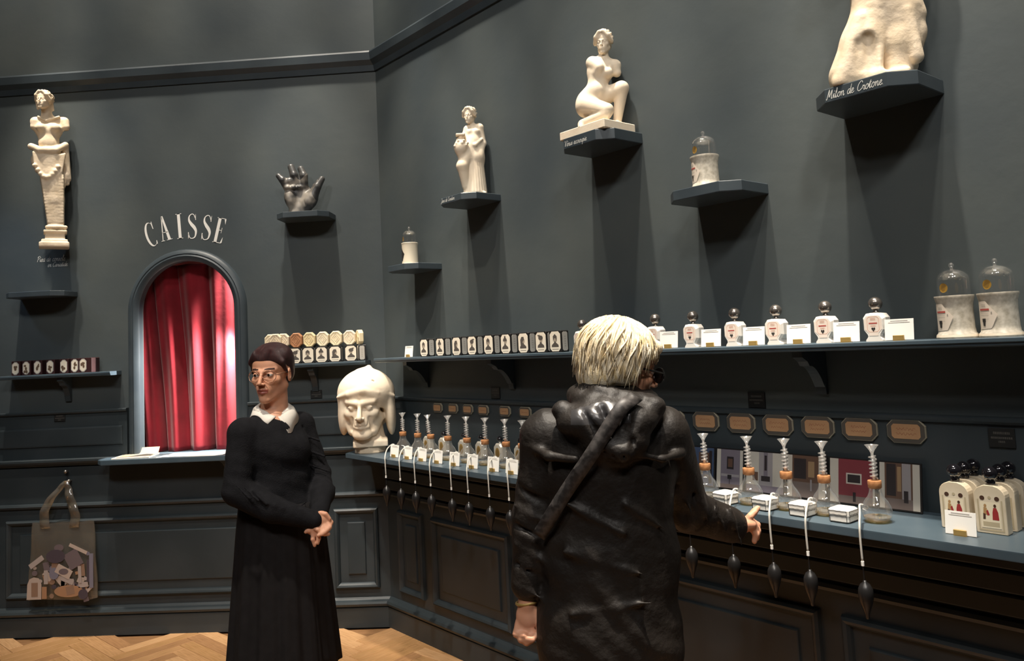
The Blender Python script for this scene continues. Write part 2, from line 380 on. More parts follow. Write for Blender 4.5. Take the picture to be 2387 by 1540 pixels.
wall_back = struct(b.build('wall_back', M_WALL, loc=(0, YB, 0)))
b = MB(); b.box(-.03, 4.4, 0, .12, 0, ZC)
wall_right = struct(b.build('wall_right', M_WALL, loc=W0, rot=(0, 0, -ANG)))
for nm, p, q2 in (('wall_left', LEFT2, LEFT1), ('wall_far_right', RIGHT1, REST[0]), ('wall_behind_right', REST[0], REST[1]), ('wall_behind', REST[1], REST[2]), ('wall_behind_left', REST[2], REST[3]), ('wall_far_left', REST[3], LEFT2)):
    b = MB(); b.add([(p.x, p.y, 0), (q2.x, q2.y, 0), (q2.x, q2.y, ZC), (p.x, p.y, ZC)], [(0, 1, 2, 3)]); struct(b.build(nm, M_WALL))
b = MB(); b.prism([(p.x, p.y) for p in fl][::-1], ZC, ZC+.1); struct(b.build('ceiling', mat('dark ceiling paint', '3a3d3e', .8, col2='404344')))
path = [LEFT2, LEFT1, CORN, RIGHT1]
struct(sweep('trim_1', path, [(0, 3.365), (.012, 3.365), (.02, 3.40), (.05, 3.425), (.058, 3.47), (.052, 3.482), (0, 3.482)], M_TRIM))       # cornice
# dado: chair rail, upper panel band, ledge, lower panel band, base
AL, AR = Vector((XC-.385, YB, 0)), Vector((XC+.378, YB, 0))
for i, pth in enumerate(([LEFT2, LEFT1, AL], [AR, CORN, RIGHT1])):
    struct(sweep('trim_%d' % (2+i), pth, [(0, 1.318), (.03, 1.322), (.036, 1.33), (.036, 1.338), (.03, 1.342), (0, 1.342)], M_LOW))
    struct(sweep('trim_%d' % (4+i), pth, [(0, 1.05), (.022, 1.05), (.022, 1.32), (0, 1.32)], M_LOW))
struct(sweep('trim_6', [LEFT2, LEFT1, CORN+Vector((.0, 0, 0))], [(0, 1.0), (.04, 1.008), (.062, 1.024), (.07, 1.036), (.07, 1.048), (.064, 1.052), (0, 1.052)], M_LOW))
struct(sweep('trim_7', path, [(0, 0), (.03, 0), (.03, 1.0), (0, 1.0)], M_LOW))
struct(sweep('trim_8', path, [(.028, .752), (.044, .756), (.05, .768), (.044, .78), (.028, .784)], M_LOW))
struct(sweep('baseboard_back', path, [(0, 0), (.058, 0), (.058, .112), (.052, .118), (.066, .124), (.072, .138), (.066, .15), (.046, .156), (.034, .168), (0, .17)], M_LOW))
# stepped mouldings under the counter of the display wall
def wbox(name, s0, s1, d0, d1, z0, z1, m=M_LOW): b = MB(); b.box(s0, s1, -d1, -d0, z0, z1, .004); return struct(b.build(name, m, loc=W0, rot=(0, 0, -ANG)))
wbox('trim_9', .02, 4.35, .03, .1, .938, 1.024); wbox('trim_10', .02, 4.35, .03, .082, .868, .925); wbox('trim_11', .02, 4.35, .03, .066, .80, .856)
def panel(parent, a0, a1, z0, z1):
    b = MB(); prof = [(0, .029), (.003, .046), (.012, .054), (.022, .05), (.03, .04), (.034, .031)]
    b.loft([[(a0+o, -d, z0+o), (a1-o, -d, z0+o), (a1-o, -d, z1-o), (a0+o, -d, z1-o)] for o, d in prof], cap=False)
    g = min(.085, (a1-a0)*.3)
    b.loft([[(a0+o, -d, z0+o), (a1-o, -d, z0+o), (a1-o, -d, z1-o), (a0+o, -d, z1-o)] for o, d in ((g, .03), (g+.002, .038), (g+.006, .04))], cap=True)
    return b.build('panel', M_LOW, parent)
for a0, a1 in ((-3.44, -1.86), (-1.78, -1.48), (-1.405, -1.135)): panel(wall_back, a0, a1, .22, .687)
for a0, a1 in ((.11, .362), (.452, 1.12), (1.2, 1.93), (2.01, 2.742), (2.817, 3.55), (3.63, 4.3)): panel(wall_right, a0, a1, .22, .687)
def thin_panel(parent, a0, a1, z0, z1):
    b = MB(); b.loft([[(a0+o, -d, z0+o), (a1-o, -d, z0+o), (a1-o, -d, z1-o), (a0+o, -d, z1-o)] for o, d in ((0, .0215), (.002, .029), (.01, .031))])
    return b.build('panel', M_LOW, parent)
thin_panel(wall_back, -3.6, -2.706, 1.123, 1.238); thin_panel(wall_back, -1.84, -1.13, 1.123, 1.238)
# arched opening: moulded frame, sill, booth and curtain ----------------
prof = [(-.003, -.02), (-.003, .02), (.008, .034), (.026, .04), (.036, .034), (.042, .037), (.06, .03), (.07, .018), (.072, 0)]
b = MB(); rings = []
pt = arch(HW, 28, 1.05); n = len(pt)
for i, (x, z) in enumerate(pt):
    if i == 0: nx, nz = -1, 0
    elif i == n-1: nx, nz = 1, 0
    else:
        a = PI*(i-1)/28; nx, nz = -math.cos(a), math.sin(a)
    rings.append([(x+nx*o, -d, z+nz*o) for o, d in prof])
b.loft(rings); struct(b.build('window_1', M_TRIM, loc=(0, YB, 0), smooth=.6))
b = MB(); b.prism([(-2.745, -.2), (-1.86, -.2), (-1.82, -.16), (-1.82, .2), (-2.785, .2), (-2.785, -.16)], 1.02, 1.05, bev=.004)
b.v = [(x, y, z) for x, y, z in b.v]; struct(b.build('trim_12', M_TOP, loc=(0, YB, 0)))
b = MB(); b.prism([(-.03, .79), (-.03, .86), (-.05, .93), (-.11, .99), (-.17, 1.02), (-.03, 1.02)], -.025, .025, 'yz'); b.build('bracket', M_LOW, bpy.data.objects['trim_12'], loc=(-2.02, 0, 0))
M_BOOTH = mat('rose booth paint', 'd9938c', .7, col2='cf857f', scale=4)
b = MB(); b.add([(x, y, z) for z in (.0, 3.0) for x, y in ((-3.0, T+.01), (-1.6, T+.01), (-1.6, .95), (-3.0, .95))], [(1, 2, 6, 5), (2, 3, 7, 6), (3, 0, 4, 7), (4, 5, 6, 7)])
struct(b.build('wall_booth', M_BOOTH, loc=(0, YB, 0)))
def velvet():
    m = mat('crimson velvet', '72101c', .8, col2='841522', scale=5, sheen=.25, bump=.1, bscale=40, spec=.2)
    return m
b = MB(); NX, NZ = 150, 40; z1c, z0c = 2.226, 1.052
rows = []
for j in range(NZ+1):
    t = j/NZ; z = z1c+(z0c-z1c)*t; row = []
    for i in range(NX+1):
        u = i/NX; x = -2.78+.98*u; v = u-.085*t*(1-u)*1.2
        ph = 2*PI*(6.3*v+.28*math.sin(4.2*u+.6)+.05*math.sin(7*u+3*t)); w_ = math.sin(ph)
        f = (1-2*abs(math.asin(max(-1, min(1, math.sin(ph/2))))/(PI/2))**1.7)*.9+.22*math.sin(2.37*ph+1.3+.8*t)+.1*math.sin(3*t+9*u)
        row.append((x+.02*math.sin(ph)*.4, .135-.045*f*(.65+.45*t), z))
    rows.append(row)
front = rows; b.add([p for r in rows for p in r], [(j*(NX+1)+i, j*(NX+1)+i+1, (j+1)*(NX+1)+i+1, (j+1)*(NX+1)+i) for j in range(NZ) for i in range(NX)])
cur = thing('curtain', 'red velvet curtain hanging in folds behind the arched cash window', 'curtain', (0, YB, 0))
pc = b.build('drape', velvet(), cur, smooth=3.1)
md = pc.modifiers.new('thick', 'SOLIDIFY'); md.thickness = .004
b = MB(); b.tube([(-2.98, .2, 2.215), (-1.62, .2, 2.215)], .009, 10); b.build('rod', M_TRIM, cur)
spot((XC+.37, YB+.07, 2.5), (XC+.2, YB+.12, 1.2), 220, 60, .8, .03, (1, .95, .88))     # lamps inside the booth, right of the window
spot((XC+.375, YB+.075, 1.75), (XC-.05, YB+.06, 1.15), 190, 150, .8, .04, (1, .95, .9))
# cash sign --------------------------------------------------------------
def letter_C(b):
    o = [( .23-.22*math.cos(a), .5+.5*math.sin(a)) for a in np.linspace(-2.2, 2.2, 30)]
    i = [( .265-.165*math.cos(a), .5+.465*math.sin(a)) for a in np.linspace(-2.2, 2.2, 30)]
    n = len(o); b.add([(x, 0, z) for x, z in o+i], [(k, k+1, n+k+1, n+k) for k in range(n-1)])
    b.flat([(.37, .68), (.4, .68), (.4, 1), (.375, .97), (.35, .93)], 0); b.flat([(.35, .07), (.38, .04), (.4, .1), (.4, .2), (.37, .2)], 0)
def rect(b, x0, x1, z0, z1): b.flat([(x0, z0), (x1, z0), (x1, z1), (x0, z1)], 0)
def letter_A(b):
    b.flat([(.17, 1.0), (.24, 1.0), (.4, .02), (.28, .02)], 0); b.flat([(.17, 1.0), (.21, .95), (.085, .02), (.055, .02)], 0)
    rect(b, .1, .32, .32, .345); rect(b, 0, .15, 0, .022); rect(b, .22, .46, 0, .022)
def letter_I(b): rect(b, .06, .18, 0, 1); rect(b, 0, .24, 0, .022); rect(b, 0, .24, .978, 1)
def letter_S(b):
    P = spline([(.33, .8), (.27, .95), (.18, .985), (.08, .9), (.07, .74), (.16, .58), (.27, .44), (.33, .28), (.29, .08), (.18, .015), (.08, .05), (.03, .2)], 5)
    n = len(P); w = [.03+.1*math.exp(-((i/n-.5)/.17)**2) for i in range(n)]; b.ribbon(P, w, 0)
    b.flat([(.32, .74), (.35, .74), (.35, .99), (.33, .93)], 0); b.flat([(.01, .0), (.035, .06), (.045, .27), (.01, .27)], 0)
def letter_E(b):
    rect(b, .05, .17, 0, 1); rect(b, 0, .38, 0, .024); rect(b, 0, .37, .976, 1); rect(b, .17, .28, .5, .522)
    b.flat([(.38, 0), (.38, .26), (.36, .2), (.31, .024)], 0); b.flat([(.37, 1), (.37, .76), (.35, .82), (.3, .976)], 0); rect(b, .265, .282, .4, .62)
sign = thing('sign_lettering', 'white painted serif lettering CAISSE arched above the cash window', 'lettering', (XC, YB-.0015, 2.4))
for ch, (x, z), tl, fn in zip('CAISSE', ((-2.531, 2.412), (-2.437, 2.448), (-2.342, 2.456), (-2.259, 2.451), (-2.166, 2.437), (-2.084, 2.414)), (17, 11, 4, 1, -7, -14), (letter_C, letter_A, letter_I, letter_S, letter_S, letter_E)):
    b = MB(); fn(b); w = max(p[0] for p in b.v); H_ = .158; c, s = math.cos(math.radians(tl)), math.sin(math.radians(tl)); vv = []
    for X, Y, Z in b.v:
        X = (X-w/2)*H_; Z = (Z-.5)*H_; vv.append((X*c-Z*s, 0, X*s+Z*c))
    b.v = vv; b.build('letter', M_CHALK, sign, loc=(x-XC, 0, z-2.4))
# handwriting -------------------------------------------------------------
GL = {'M': (.8, [[(.0, .05), (.08, 0), (.2, .9), (.24, .95), (.3, .3), (.36, .25), (.58, .95), (.6, .2), (.66, 0), (.76, .1)]]), 'i': (.26, [[(0, .15), (.1, .5), (.1, .1), (.16, 0), (.26, .15)], [(.12, .68), (.13, .74)]]),
 'l': (.26, [[(0, .15), (.16, .75), (.14, 1), (.06, .9), (.08, .1), (.15, 0), (.26, .15)]]), 'o': (.42, [[(.3, .45), (.18, .52), (.04, .3), (.1, .03), (.25, .02), (.34, .25), (.26, .47), (.42, .4)]]),
 'n': (.46, [[(0, .4), (.06, .5), (.07, 0), (.12, .35), (.25, .52), (.31, .4), (.31, .1), (.37, 0), (.46, .14)]]), 'd': (.46, [[(.32, .42), (.18, .52), (.04, .28), (.1, .02), (.24, .06), (.34, .4), (.4, 1), (.36, .1), (.4, 0), (.46, .1)]]),
 'e': (.38, [[(0, .16), (.2, .28), (.26, .42), (.18, .52), (.06, .35), (.08, .08), (.2, 0), (.38, .16)]]), 'C': (.6, [[(.55, .78), (.5, .95), (.34, .98), (.12, .7), (.06, .3), (.18, .03), (.38, .04), (.56, .2)]]),
 'r': (.36, [[(0, .15), (.08, .52), (.12, .4), (.26, .46), (.22, .1), (.28, 0), (.36, .12)]]), 't': (.28, [[(0, .15), (.14, .85), (.1, .1), (.17, 0), (.28, .14)], [(.02, .6), (.24, .62)]]),
 'V': (.62, [[(.0, .8), (.1, .95), (.2, .5), (.26, 0), (.44, .7), (.6, .97), (.66, .9)]]), 'u': (.44, [[(0, .3), (.06, .5), (.06, .12), (.14, 0), (.28, .15), (.32, .5), (.31, .1), (.36, 0), (.44, .12)]]),
 's': (.34, [[(0, .12), (.16, .52), (.18, .4), (.24, .15), (.14, 0), (.04, .06)], [(.14, 0), (.34, .14)]]), 'a': (.44, [[(.3, .45), (.18, .52), (.04, .28), (.1, .02), (.22, .05), (.32, .48), (.3, .1), (.35, 0), (.44, .12)]]),
 'c': (.36, [[(.28, .42), (.18, .52), (.04, .28), (.1, .02), (.22, 0), (.36, .14)]]), 'p': (.42, [[(0, .35), (.07, .5), (.02, -.45)], [(.06, .3), (.2, .52), (.31, .35), (.22, .02), (.08, .05)], [(.26, .08), (.42, .14)]]),
 'P': (.56, [[(.1, 0), (.18, .92)], [(.0, .7), (.12, .92), (.4, .98), (.5, .75), (.36, .5), (.16, .5)]]), 'J': (.5, [[(.1, .9), (.45, .97), (.36, .3), (.22, -.25), (.06, -.2), (.2, .05), (.45, .2)]]), '.': (.2, [[(.05, .0), (.08, .03)]])}
GL['é'] = (GL['e'][0], GL['e'][1]+[[(.16, .66), (.26, .82)]])
def script_text(name, txt, h, width, parent, loc, y=0):
    tot = sum(GL.get(c, (.32, 0))[0] for c in txt); sx = width/(tot*h)
    b = MB(); x = 0
    for c in txt:
        if c != ' ':
            for st in GL[c][1]:
                P = [((x+px+.28*pz)*h*sx, pz*h) for px, pz in (spline(st, 3) if len(st) > 2 else st)]
                b.ribbon(P, h*.068, y)
        x += GL.get(c, (.32, 0))[0]
    return b.build(name, mat('thin chalk script', 'd6d6d0', .7), parent, loc=loc)
ins = thing('wall_inscription', 'white handwritten caption on the wall under the plaster console figure', 'lettering', (-3.27, YB-.0015, 2.28))
script_text('line', 'Pied de console', .036, .185, ins, (0, 0, .0)); script_text('line', 'en Cariatide.', .03, .135, ins, (.07, 0, -.035))
# shelves -------------------------------------------------------------------
def wall_shelf(label, loc, rz, w, D, th, c=.055, text=None, group='cut-corner wall shelves'):
    t = thing('wall_shelf', label, 'shelf', loc, rz, group); b = MB()
    b.prism([(-w/2, 0), (-w/2, -D+c), (-w/2+c, -D), (w/2-c, -D), (w/2, -D+c), (w/2, 0)], -th, 0, bev=.0025)
    b.build('board', M_TRIM, t)
    if text: script_text('inscription', text[0], text[1], text[2], t, (-w/2+c+.004, -D-.001, -th+.01))
    return t
wall_shelf('small empty slate shelf left of the cash window', B(-3.19, 0, 2.078), 0, .37, .19, .032)
wall_shelf('slate shelf carrying the grey hand sculpture', B(-1.505, 0, 2.47), 0, .32, .2, .035)
wall_shelf('slate shelf under the small black-labelled dome candle near the corner', W(.465, 0, 2.083), -ANG, .275, .21, .034)
wall_shelf('inscribed slate shelf under the plaster woman with a vase', W(1.0, 0, 2.375), -ANG, .285, .21, .034, text=('Jane de Condion.', .021, .12))
wall_shelf('inscribed slate shelf under the crouching plaster woman', W(1.937, 0, 2.468), -ANG, .295, .225, .045, text=('Vénus accroupie.', .024, .135))
wall_shelf('slate shelf under the speckled stone dome candle high on the wall', W(2.495, 0, 2.148), -ANG, .31, .22, .038)
wall_shelf('inscribed slate shelf under the cropped plaster torso at the top', W(3.11, 0, 2.352), -ANG, .315, .24, .044, c=.062, text=('Milon de Crotone.', .028, .178))
def bracket(parent, x, D, h=.15):
    b = MB(); P = [(0, 0), (-D, 0), (-D, -.02), (-D*.8, -.035), (-D*.72, -.05)]+[(-D*(.7-.55*i/8), -.05-h*.5*(i/8)**2) for i in range(1, 9)]+[(-.02, -h*.62), (-.014, -h), (0, -h)]
    b.prism(P, -.018, .018, 'yz'); return b.build('bracket', M_LOW, parent, loc=(x, 0, -.024))
def long_shelf(label, loc, rz, x0, x1, D, brs, cat='shelf'):
    t = thing('display_shelf', label, cat, loc, rz); b = MB()
    b.loft([[(x, -d, z) for d, z in ((0, -.024), (D-.012, -.024), (D-.006, -.02), (D-.006, -.014), (D, -.011), (D, -.002), (D-.003, 0), (0, 0))] for x in (x0, x1)]); b.build('board', M_TOP, t)
    for x in brs: bracket(t, x, D*.75)
    return t
long_shelf('long narrow slate shelf running along the display wall above the counter', W(0, 0, 1.572), -ANG, .17, 4.3, .2, (.42, 1.17, 2.8))
long_shelf('short slate shelf of small dark boxes left of the cash window', B(0, 0, 1.572), 0, -3.43, -2.725, .13, (-3.06,))
long_shelf('short slate shelf of soaps beside the corner', B(0, 0, 1.562), 0, -1.82, -1.155, .14, (-1.5,))
# counter ---------------------------------------------------------------------
ct = thing('display_counter', 'long blue-grey counter top along the display wall under the flasks', 'counter', W(0, 0, 1.05), -ANG)
b = MB(); b.prism([(.1, -.36), (4.35, -.335), (4.35, -.001), (-.0, -.001), (-.05, -.06), (-.1, -.1)], -.024, 0, bev=.003); b.build('top', M_TOP, ct)
# ================================================================== PRODUCTS
M_BLACKBOX = mat('black box card', '1c1a19', .5); M_CREAM = mat('cream paper', 'efe4d0', .6); M_SPINE = mat('grey paper', 'b9b4ab', .6)
M_SEPIA = mat('engraving ink', '57504a', .6); M_MAROON = mat('maroon box card', '34191a', .5, col2='3d2020', scale=12)
M_CERAMIC = mat('white glazed ceramic', 'ece6dc', .25, coat=.4); M_PEACH = mat('peach ink', 'd9a48c', .6); M_REDINK = mat('red ink', 'b5534a', .6)
M_CHROME = mat('dark chrome', '9a938c', .22, .85); M_BLACKBALL = mat('black lacquer ball', '17161a', .12, coat=1)
M_STONE = mat('speckled stone', 'd8d0c0', .5, col2='a9a08e', scale=70, detail=6, lo=.35, hi=.75); M_WAXPOT = mat('ivory pot', 'e8dcc4', .4)
M_GOLD = mat('gold sticker', 'b8903f', .4, .4); M_CORK = mat('cork', 'b07a4d', .8, col2='8f5c36', scale=60); M_LIQ = mat('amber liquid', 'a08028', .1)
M_RUBBER = mat('black rubber', '1d1c1c', .33, spec=.5); M_TUBE = mat('milky tube', 'c9c6bd', .35); M_TUBEEND = mat('white tube collar', 'eceae4', .4)
M_KRAFT = mat('kraft label paper', 'a37b58', .7, col2='b08862', scale=14); M_FRAME = mat('label frame', '4d4842', .5); M_RIM = mat('label rim', '8d8674', .5)
M_RUST = mat('rust ink', '7c3a26', .7)
def oval(cx, cz, rx, rz, n=14, a0=0, a1=2*PI): return [(cx+rx*math.cos(a0+(a1-a0)*i/n), cz+rz*math.sin(a0+(a1-a0)*i/n)) for i in range(n if a1-a0 > 6 else n+1)]
def portrait(b, k, y, w, h, z0):
    # small engraved bust: shoulders, neck, head, hair or cap
    rnd = random.Random(k); cx = rnd.uniform(-.05, .05)*w; s = h
    tw = rnd.choice((-1, 1))
    b.flat([(cx-.30*w, z0+.0*s), (cx+.30*w, z0), (cx+.28*w, z0+.12*s), (cx+.1*w, z0+.24*s), (cx-.1*w, z0+.24*s), (cx-.28*w, z0+.12*s)], y)
    b.flat(oval(cx, z0+.3*s, .085*w, .14*s), y-.0001)
    b.mi = 1; b.flat(oval(cx+tw*.03*w, z0+.45*s, .13*w, .15*s), y-.0002); b.mi = 0
    st = k % 4
    if st == 0: b.flat(oval(cx, z0+.52*s, .19*w, .17*s, 14, -.3, PI+.3), y-.0003); b.flat(oval(cx, z0+.72*s, .08*w, .08*s), y-.0003)
    elif st == 1: b.flat([(cx-tw*.22*w, z0+.08*s), (cx-tw*.05*w, z0+.1*s), (cx-tw*.02*w, z0+.4*s), (cx+tw*.12*w, z0+.52*s), (cx+tw*.08*w, z0+.68*s), (cx-tw*.12*w, z0+.68*s), (cx-tw*.24*w, z0+.5*s)], y-.0003)
    elif st == 2: b.flat(oval(cx, z0+.56*s, .2*w, .14*s), y-.0003); b.flat([(cx-tw*.1*w, z0+.6*s), (cx-tw*.3*w, z0+.72*s), (cx-tw*.05*w, z0+.74*s)], y-.0004)
    else: b.flat([(cx-.15*w, z0+.3*s), (cx-.06*w, z0+.5*s), (cx+.06*w, z0+.5*s), (cx+.15*w, z0+.3*s), (cx+.17*w, z0+.6*s), (cx, z0+.74*s), (cx-.17*w, z0+.6*s)], y-.0003)
    if k % 2: b.flat(oval(cx, z0+.1*s, .04*w, .03*s), y-.0004)
ORD = ['first', 'second', 'third', 'fourth', 'fifth', 'sixth', 'seventh', 'eighth', 'ninth', 'tenth']
def soap_box(label, loc, rz, k, group, w=.075, h=.095, D=.046):
    t = thing('soap_box', label, 'box', loc, rz, group); c = .013
    b = MB(); b.prism(octo(w, h, c*.25, 0, h/2), -D, 0, 'xz', bev=.001); b.build('carton', M_BLACKBOX, t)
    b = MB(); b.prism(octo(w-.009, h-.008, c, 0, h/2), -D-.0012, -D+.0005, 'xz'); lb = b.build('front_label', M_CREAM, t)
    b = MB(); portrait(b, k, -D-.0015, w, h*.82, h*.24); b.flat([(-.02, h*.13), (.02, h*.13), (.02, h*.15), (-.02, h*.15)], -D-.0015); b.build('portrait', [M_SEPIA, mat('engraving face', 'a79a89', .6)], lb)
    b = MB(); b.prism([(p[0], p[1]) for p in octo(D-.016, h-.012, .006, -D/2, h/2)], w/2-.0004, w/2+.0012, 'yz'); sl = b.build('side_label', M_SPINE, t)
    b = MB()
    for i in range(5): z = h*(.25+.11*i); b.add([(w/2+.0014, -D/2-.004, z), (w/2+.0014, -D/2+.004, z), (w/2+.0014, -D/2+.004, z+.005), (w/2+.0014, -D/2-.004, z+.005)], [(0, 1, 2, 3)])
    b.build('print', M_GREYINK, sl)
    return t
for i, s in enumerate((.619, .769, .914, 1.044, 1.177, 1.307, 1.434, 1.555, 1.649)):
    soap_box('black portrait soap box, %s from the left on the long shelf' % ORD[i], W(s, .105, 1.572), -ANG, i+3, 'portrait boxes on the long shelf')
bx = (-1.678, -1.594, -1.513, -1.431, -1.348, -1.252)
for i, x in enumerate(bx):
    soap_box('portrait soap box, %s from the left on the short shelf beside the corner' % ORD[i], B(x, .05, 1.562), 0, i+1, 'portrait boxes on the short shelf')
soap_box('portrait soap box turned sideways at the right end of the short shelf', B(-1.172, .05, 1.562), math.radians(-75), 9, 'portrait boxes on the short shelf')
# loose soaps -------------------------------------------------------------
def soap(label, loc, rz, col, k):
    t = thing('soap_bar', label, 'soap', loc, rz, 'soap bars standing on the boxes'); m = mat('soap '+col, col, .45, spec=.4)
    w, h, D = .074, .09, .032; b = MB(); P = octo(w, h, .021, 0, h/2); cz = h/2
    def sc(f): return [(x*f, cz+(z-cz)*f) for x, z in P]
    b.loft([[(x, y, z) for x, z in sc(f)] for f, y in ((.86, 0), (1, -.006), (1, -D+.006), (.88, -D), (.80, -D), (.785, -D+.0022))])
    b.build('bar', m, t, smooth=.5)
    b = MB()
    def ring(f, wd):
        q = [(0, cz+.034*f), (.011*f, cz+.018*f), (.026*f, cz), (.011*f, cz-.018*f), (0, cz-.034*f), (-.011*f, cz-.018*f), (-.026*f, cz), (-.011*f, cz+.018*f)]
        for i in range(8):
            a, c = q[i], q[(i+1) % 8]; b.tube([(a[0], -D+.0018, a[1]), (c[0], -D+.0018, c[1])], wd, 5)
    ring(.95, .0013); ring(.5, .001); b.build('embossing', m, t)
    return t
cols = ('efe0c0', 'ead9bb', 'f0dfc2', 'b98560', 'efdcae', 'f3e6c8', 'f3e4c2', 'f2e3c8', 'efdfba')
nm = ('cream soap bar at the far left end of the soap row', 'cream soap bar second from the left end of the soap row', 'cream embossed soap bar left of the orange one', 'orange-brown embossed soap bar, the only dark one in the row', 'yellowish embossed soap bar right of the orange one', 'pale soap bar second to the right of the orange one', 'cream soap bar third to the right of the orange one', 'cream soap bar fourth to the right of the orange one', 'cream soap bar standing edge-on at the right end of the soap row')
for i, x in enumerate((-1.752, -1.712, -1.67, -1.589, -1.508, -1.426, -1.345, -1.262, -1.19)):
    soap(nm[i], B(x, .055 if i > 1 else .04+.03*i, 1.6575 if i > 1 else 1.6575), (.0, .0, 0, 0, 0, 0, 0, 0, math.radians(-58))[i], cols[i], i)
# two more cartons carry the leftmost soaps behind the assistant
soap_box('portrait soap box at the hidden left end of the short shelf', B(-1.756, .05, 1.562), 0, 8, 'portrait boxes on the short shelf')
# small dark boxes on the left shelf ---------------------------------------
bnames = ['small octagonal-labelled dark box, %s from the left on the left shelf' % ORD[i] for i in range(6)]+['small dark box with a long maroon side at the right end of the left shelf']
for i, x in enumerate((-3.353, -3.285, -3.213, -3.132, -3.045, -2.976, -2.901)):
    t = thing('small_box', bnames[i], 'box', B(x, .03, 1.572), 0, 'small boxes on the left shelf'); D = .05 if i < 6 else .085; w, h = .05, .085
    b = MB(); b.prism(octo(w+(.03 if i == 6 else .006), h+.004, .003, (.014 if i == 6 else .002), h/2+.002), -D, .0, 'xz', bev=.001); b.build('carton', M_MAROON, t)
    b = MB(); b.prism(octo(w-.006, h-.006, .015, 0, h/2+.002), -D-.0012, -D+.0005, 'xz'); lb = b.build('front_label', M_SPINE, t)
    b = MB(); b.flat(octo(w-.014, h-.016, .012, 0, h/2+.002), -D-.0015); b.mi = 1
    rnd = random.Random(i)
    for k in range(4): b.flat(oval(rnd.uniform(-.009, .009), h*rnd.uniform(.25, .75), rnd.uniform(.004, .009), rnd.uniform(.006, .012)), -D-.0018-.0001*k)
    b.build('picture', [M_CREAM, mat('brown print', '6d5744', .6)], lb)
# perfume bottles with ball stoppers on the long shelf ----------------------
def emblem(b, cx, z, y, s):
    b.flat(oval(cx-.004*s, z+.006*s, .004*s, .005*s), y); b.flat(oval(cx+.004*s, z+.006*s, .004*s, .005*s), y-.0001); b.flat([(cx-.005*s, z+.002*s), (cx, z-.007*s), (cx+.005*s, z+.002*s)], y)
def perfume(label, loc, rz, k):
    t = thing('perfume_bottle', label, 'bottle', loc, rz, 'ball-stoppered bottles on the long shelf')
    w, D = .07, .05; P = [(-.031, 0), (.031, 0), (.031, .004), (.022, .014), (.023, .02), (w/2, .034), (w/2, .072), (.025, .085), (.009, .087), (-.009, .087), (-.025, .085), (-w/2, .072), (-w/2, .034), (-.023, .02), (-.022, .014), (-.031, .004)]
    b = MB(); rings = []
    for f, y in ((.8, D/2), (1, D/2-.01), (1, -D/2+.01), (.82, -D/2)): rings.append([(x*f, y, .043+(z-.043)*(f if z > .02 else 1)) for x, z in P])
    b.loft(rings); b.build('body', M_CERAMIC, t)
    y = -D/2-.0006
    b = MB(); b.flat([(x*.76, .047+(z-.047)*.86) for x, z in [(-.018, .012), (.018, .012), (.02, .022), (w/2, .036), (w/2, .068), (.02, .08), (-.02, .08), (-w/2, .068), (-w/2, .036), (-.02, .022)]], y); lb = b.build('label', mat('pale peach label', 'ecdccd', .55), t)
    b = MB(); o = octo(.036, .046, .006, 0, .052)
    for i in range(8): b.ribbon([o[i], o[(i+1) % 8]], .0012, y-.0002)
    b.mi = 1; b.flat([(-.013, .053), (.013, .053), (.013, .057), (-.013, .057)], y-.0003); b.mi = 2
    for z in (.064, .067, .07, .048, .045): b.flat([(-.008, z), (.008, z), (.008, z+.001), (-.008, z+.001)], y-.0003)
    b.mi = 3; emblem(b, 0, .034, y-.0004, .75); b.build('print', [M_PEACH, M_REDINK, M_PEACH, M_INK], lb)
    b = MB(); b.lathe([(.007, .085), (.009, .087), (.009, .091), (.006, .094), (.006, .098)], 16); b.build('collar', M_CHROME, t, smooth=.8)
    b = MB(); b.ball((0, 0, .115), .021, 24); b.build('stopper', M_CHROME, t, smooth=3.1)
PB = (1.776, 2.18, 2.361, 2.543, 2.708, 2.887, 3.052)
PN = ('white ball-stoppered bottle right beside the portrait boxes', 'white ball-stoppered bottle just above the blond customer\'s head')+tuple('white ball-stoppered bottle, %s to the right of the blond customer on the long shelf' % ORD[i] for i in range(5))
for i, s in enumerate(PB): perfume(PN[i], W(s, .13-.022, 1.572), -ANG, i)
def card(label, loc, rz, group, w=.085, h=.064, name='price_card', lean=.12):
    t = thing(name, label, 'card', loc, rz, group)
    b = MB(); b.add([(x, y-z*-lean, z) for z in (.002, h) for x, y in ((-w/2, -.0008), (w/2, -.0008), (w/2, .0006), (-w/2, .0006))], [(3, 2, 1, 0), (4, 5, 6, 7), (0, 1, 5, 4), (1, 2, 6, 5), (2, 3, 7, 6), (3, 0, 4, 7)]); c = b.build('card', M_WHITE, t)
    b = MB()
    for zz, ww in ((h*.9, .6), (h*.82, .75)): b.add([(-w*ww/2, -.0012+zz*lean, zz), (w*ww/2, -.0012+zz*lean, zz), (w*ww/2, -.0012+(zz+.0016)*lean, zz+.0016), (-w*ww/2, -.0012+(zz+.0016)*lean, zz+.0016)], [(0, 1, 2, 3)])
    b.build('print', M_GREYINK, c)
    b = MB(); b.box(-.016, .016, -.008, -.0015, 0, .016, .0008); b.box(-.016, .016, -.008, .008, 0, .002); b.build('clip', M_BRASS, t)
for i, s in enumerate((2.272, 2.464, 2.641, 2.809, 2.972, 3.135)):
    card('white text card in a brass clip, %s from the left between the white bottles' % ORD[i], W(s, .15, 1.572), -ANG, 'text cards on the long shelf')
card('lone white card in a brass clip at the corner end of the long shelf', W(.447, .14, 1.572), -ANG, 'text cards on the long shelf', .08, .062)
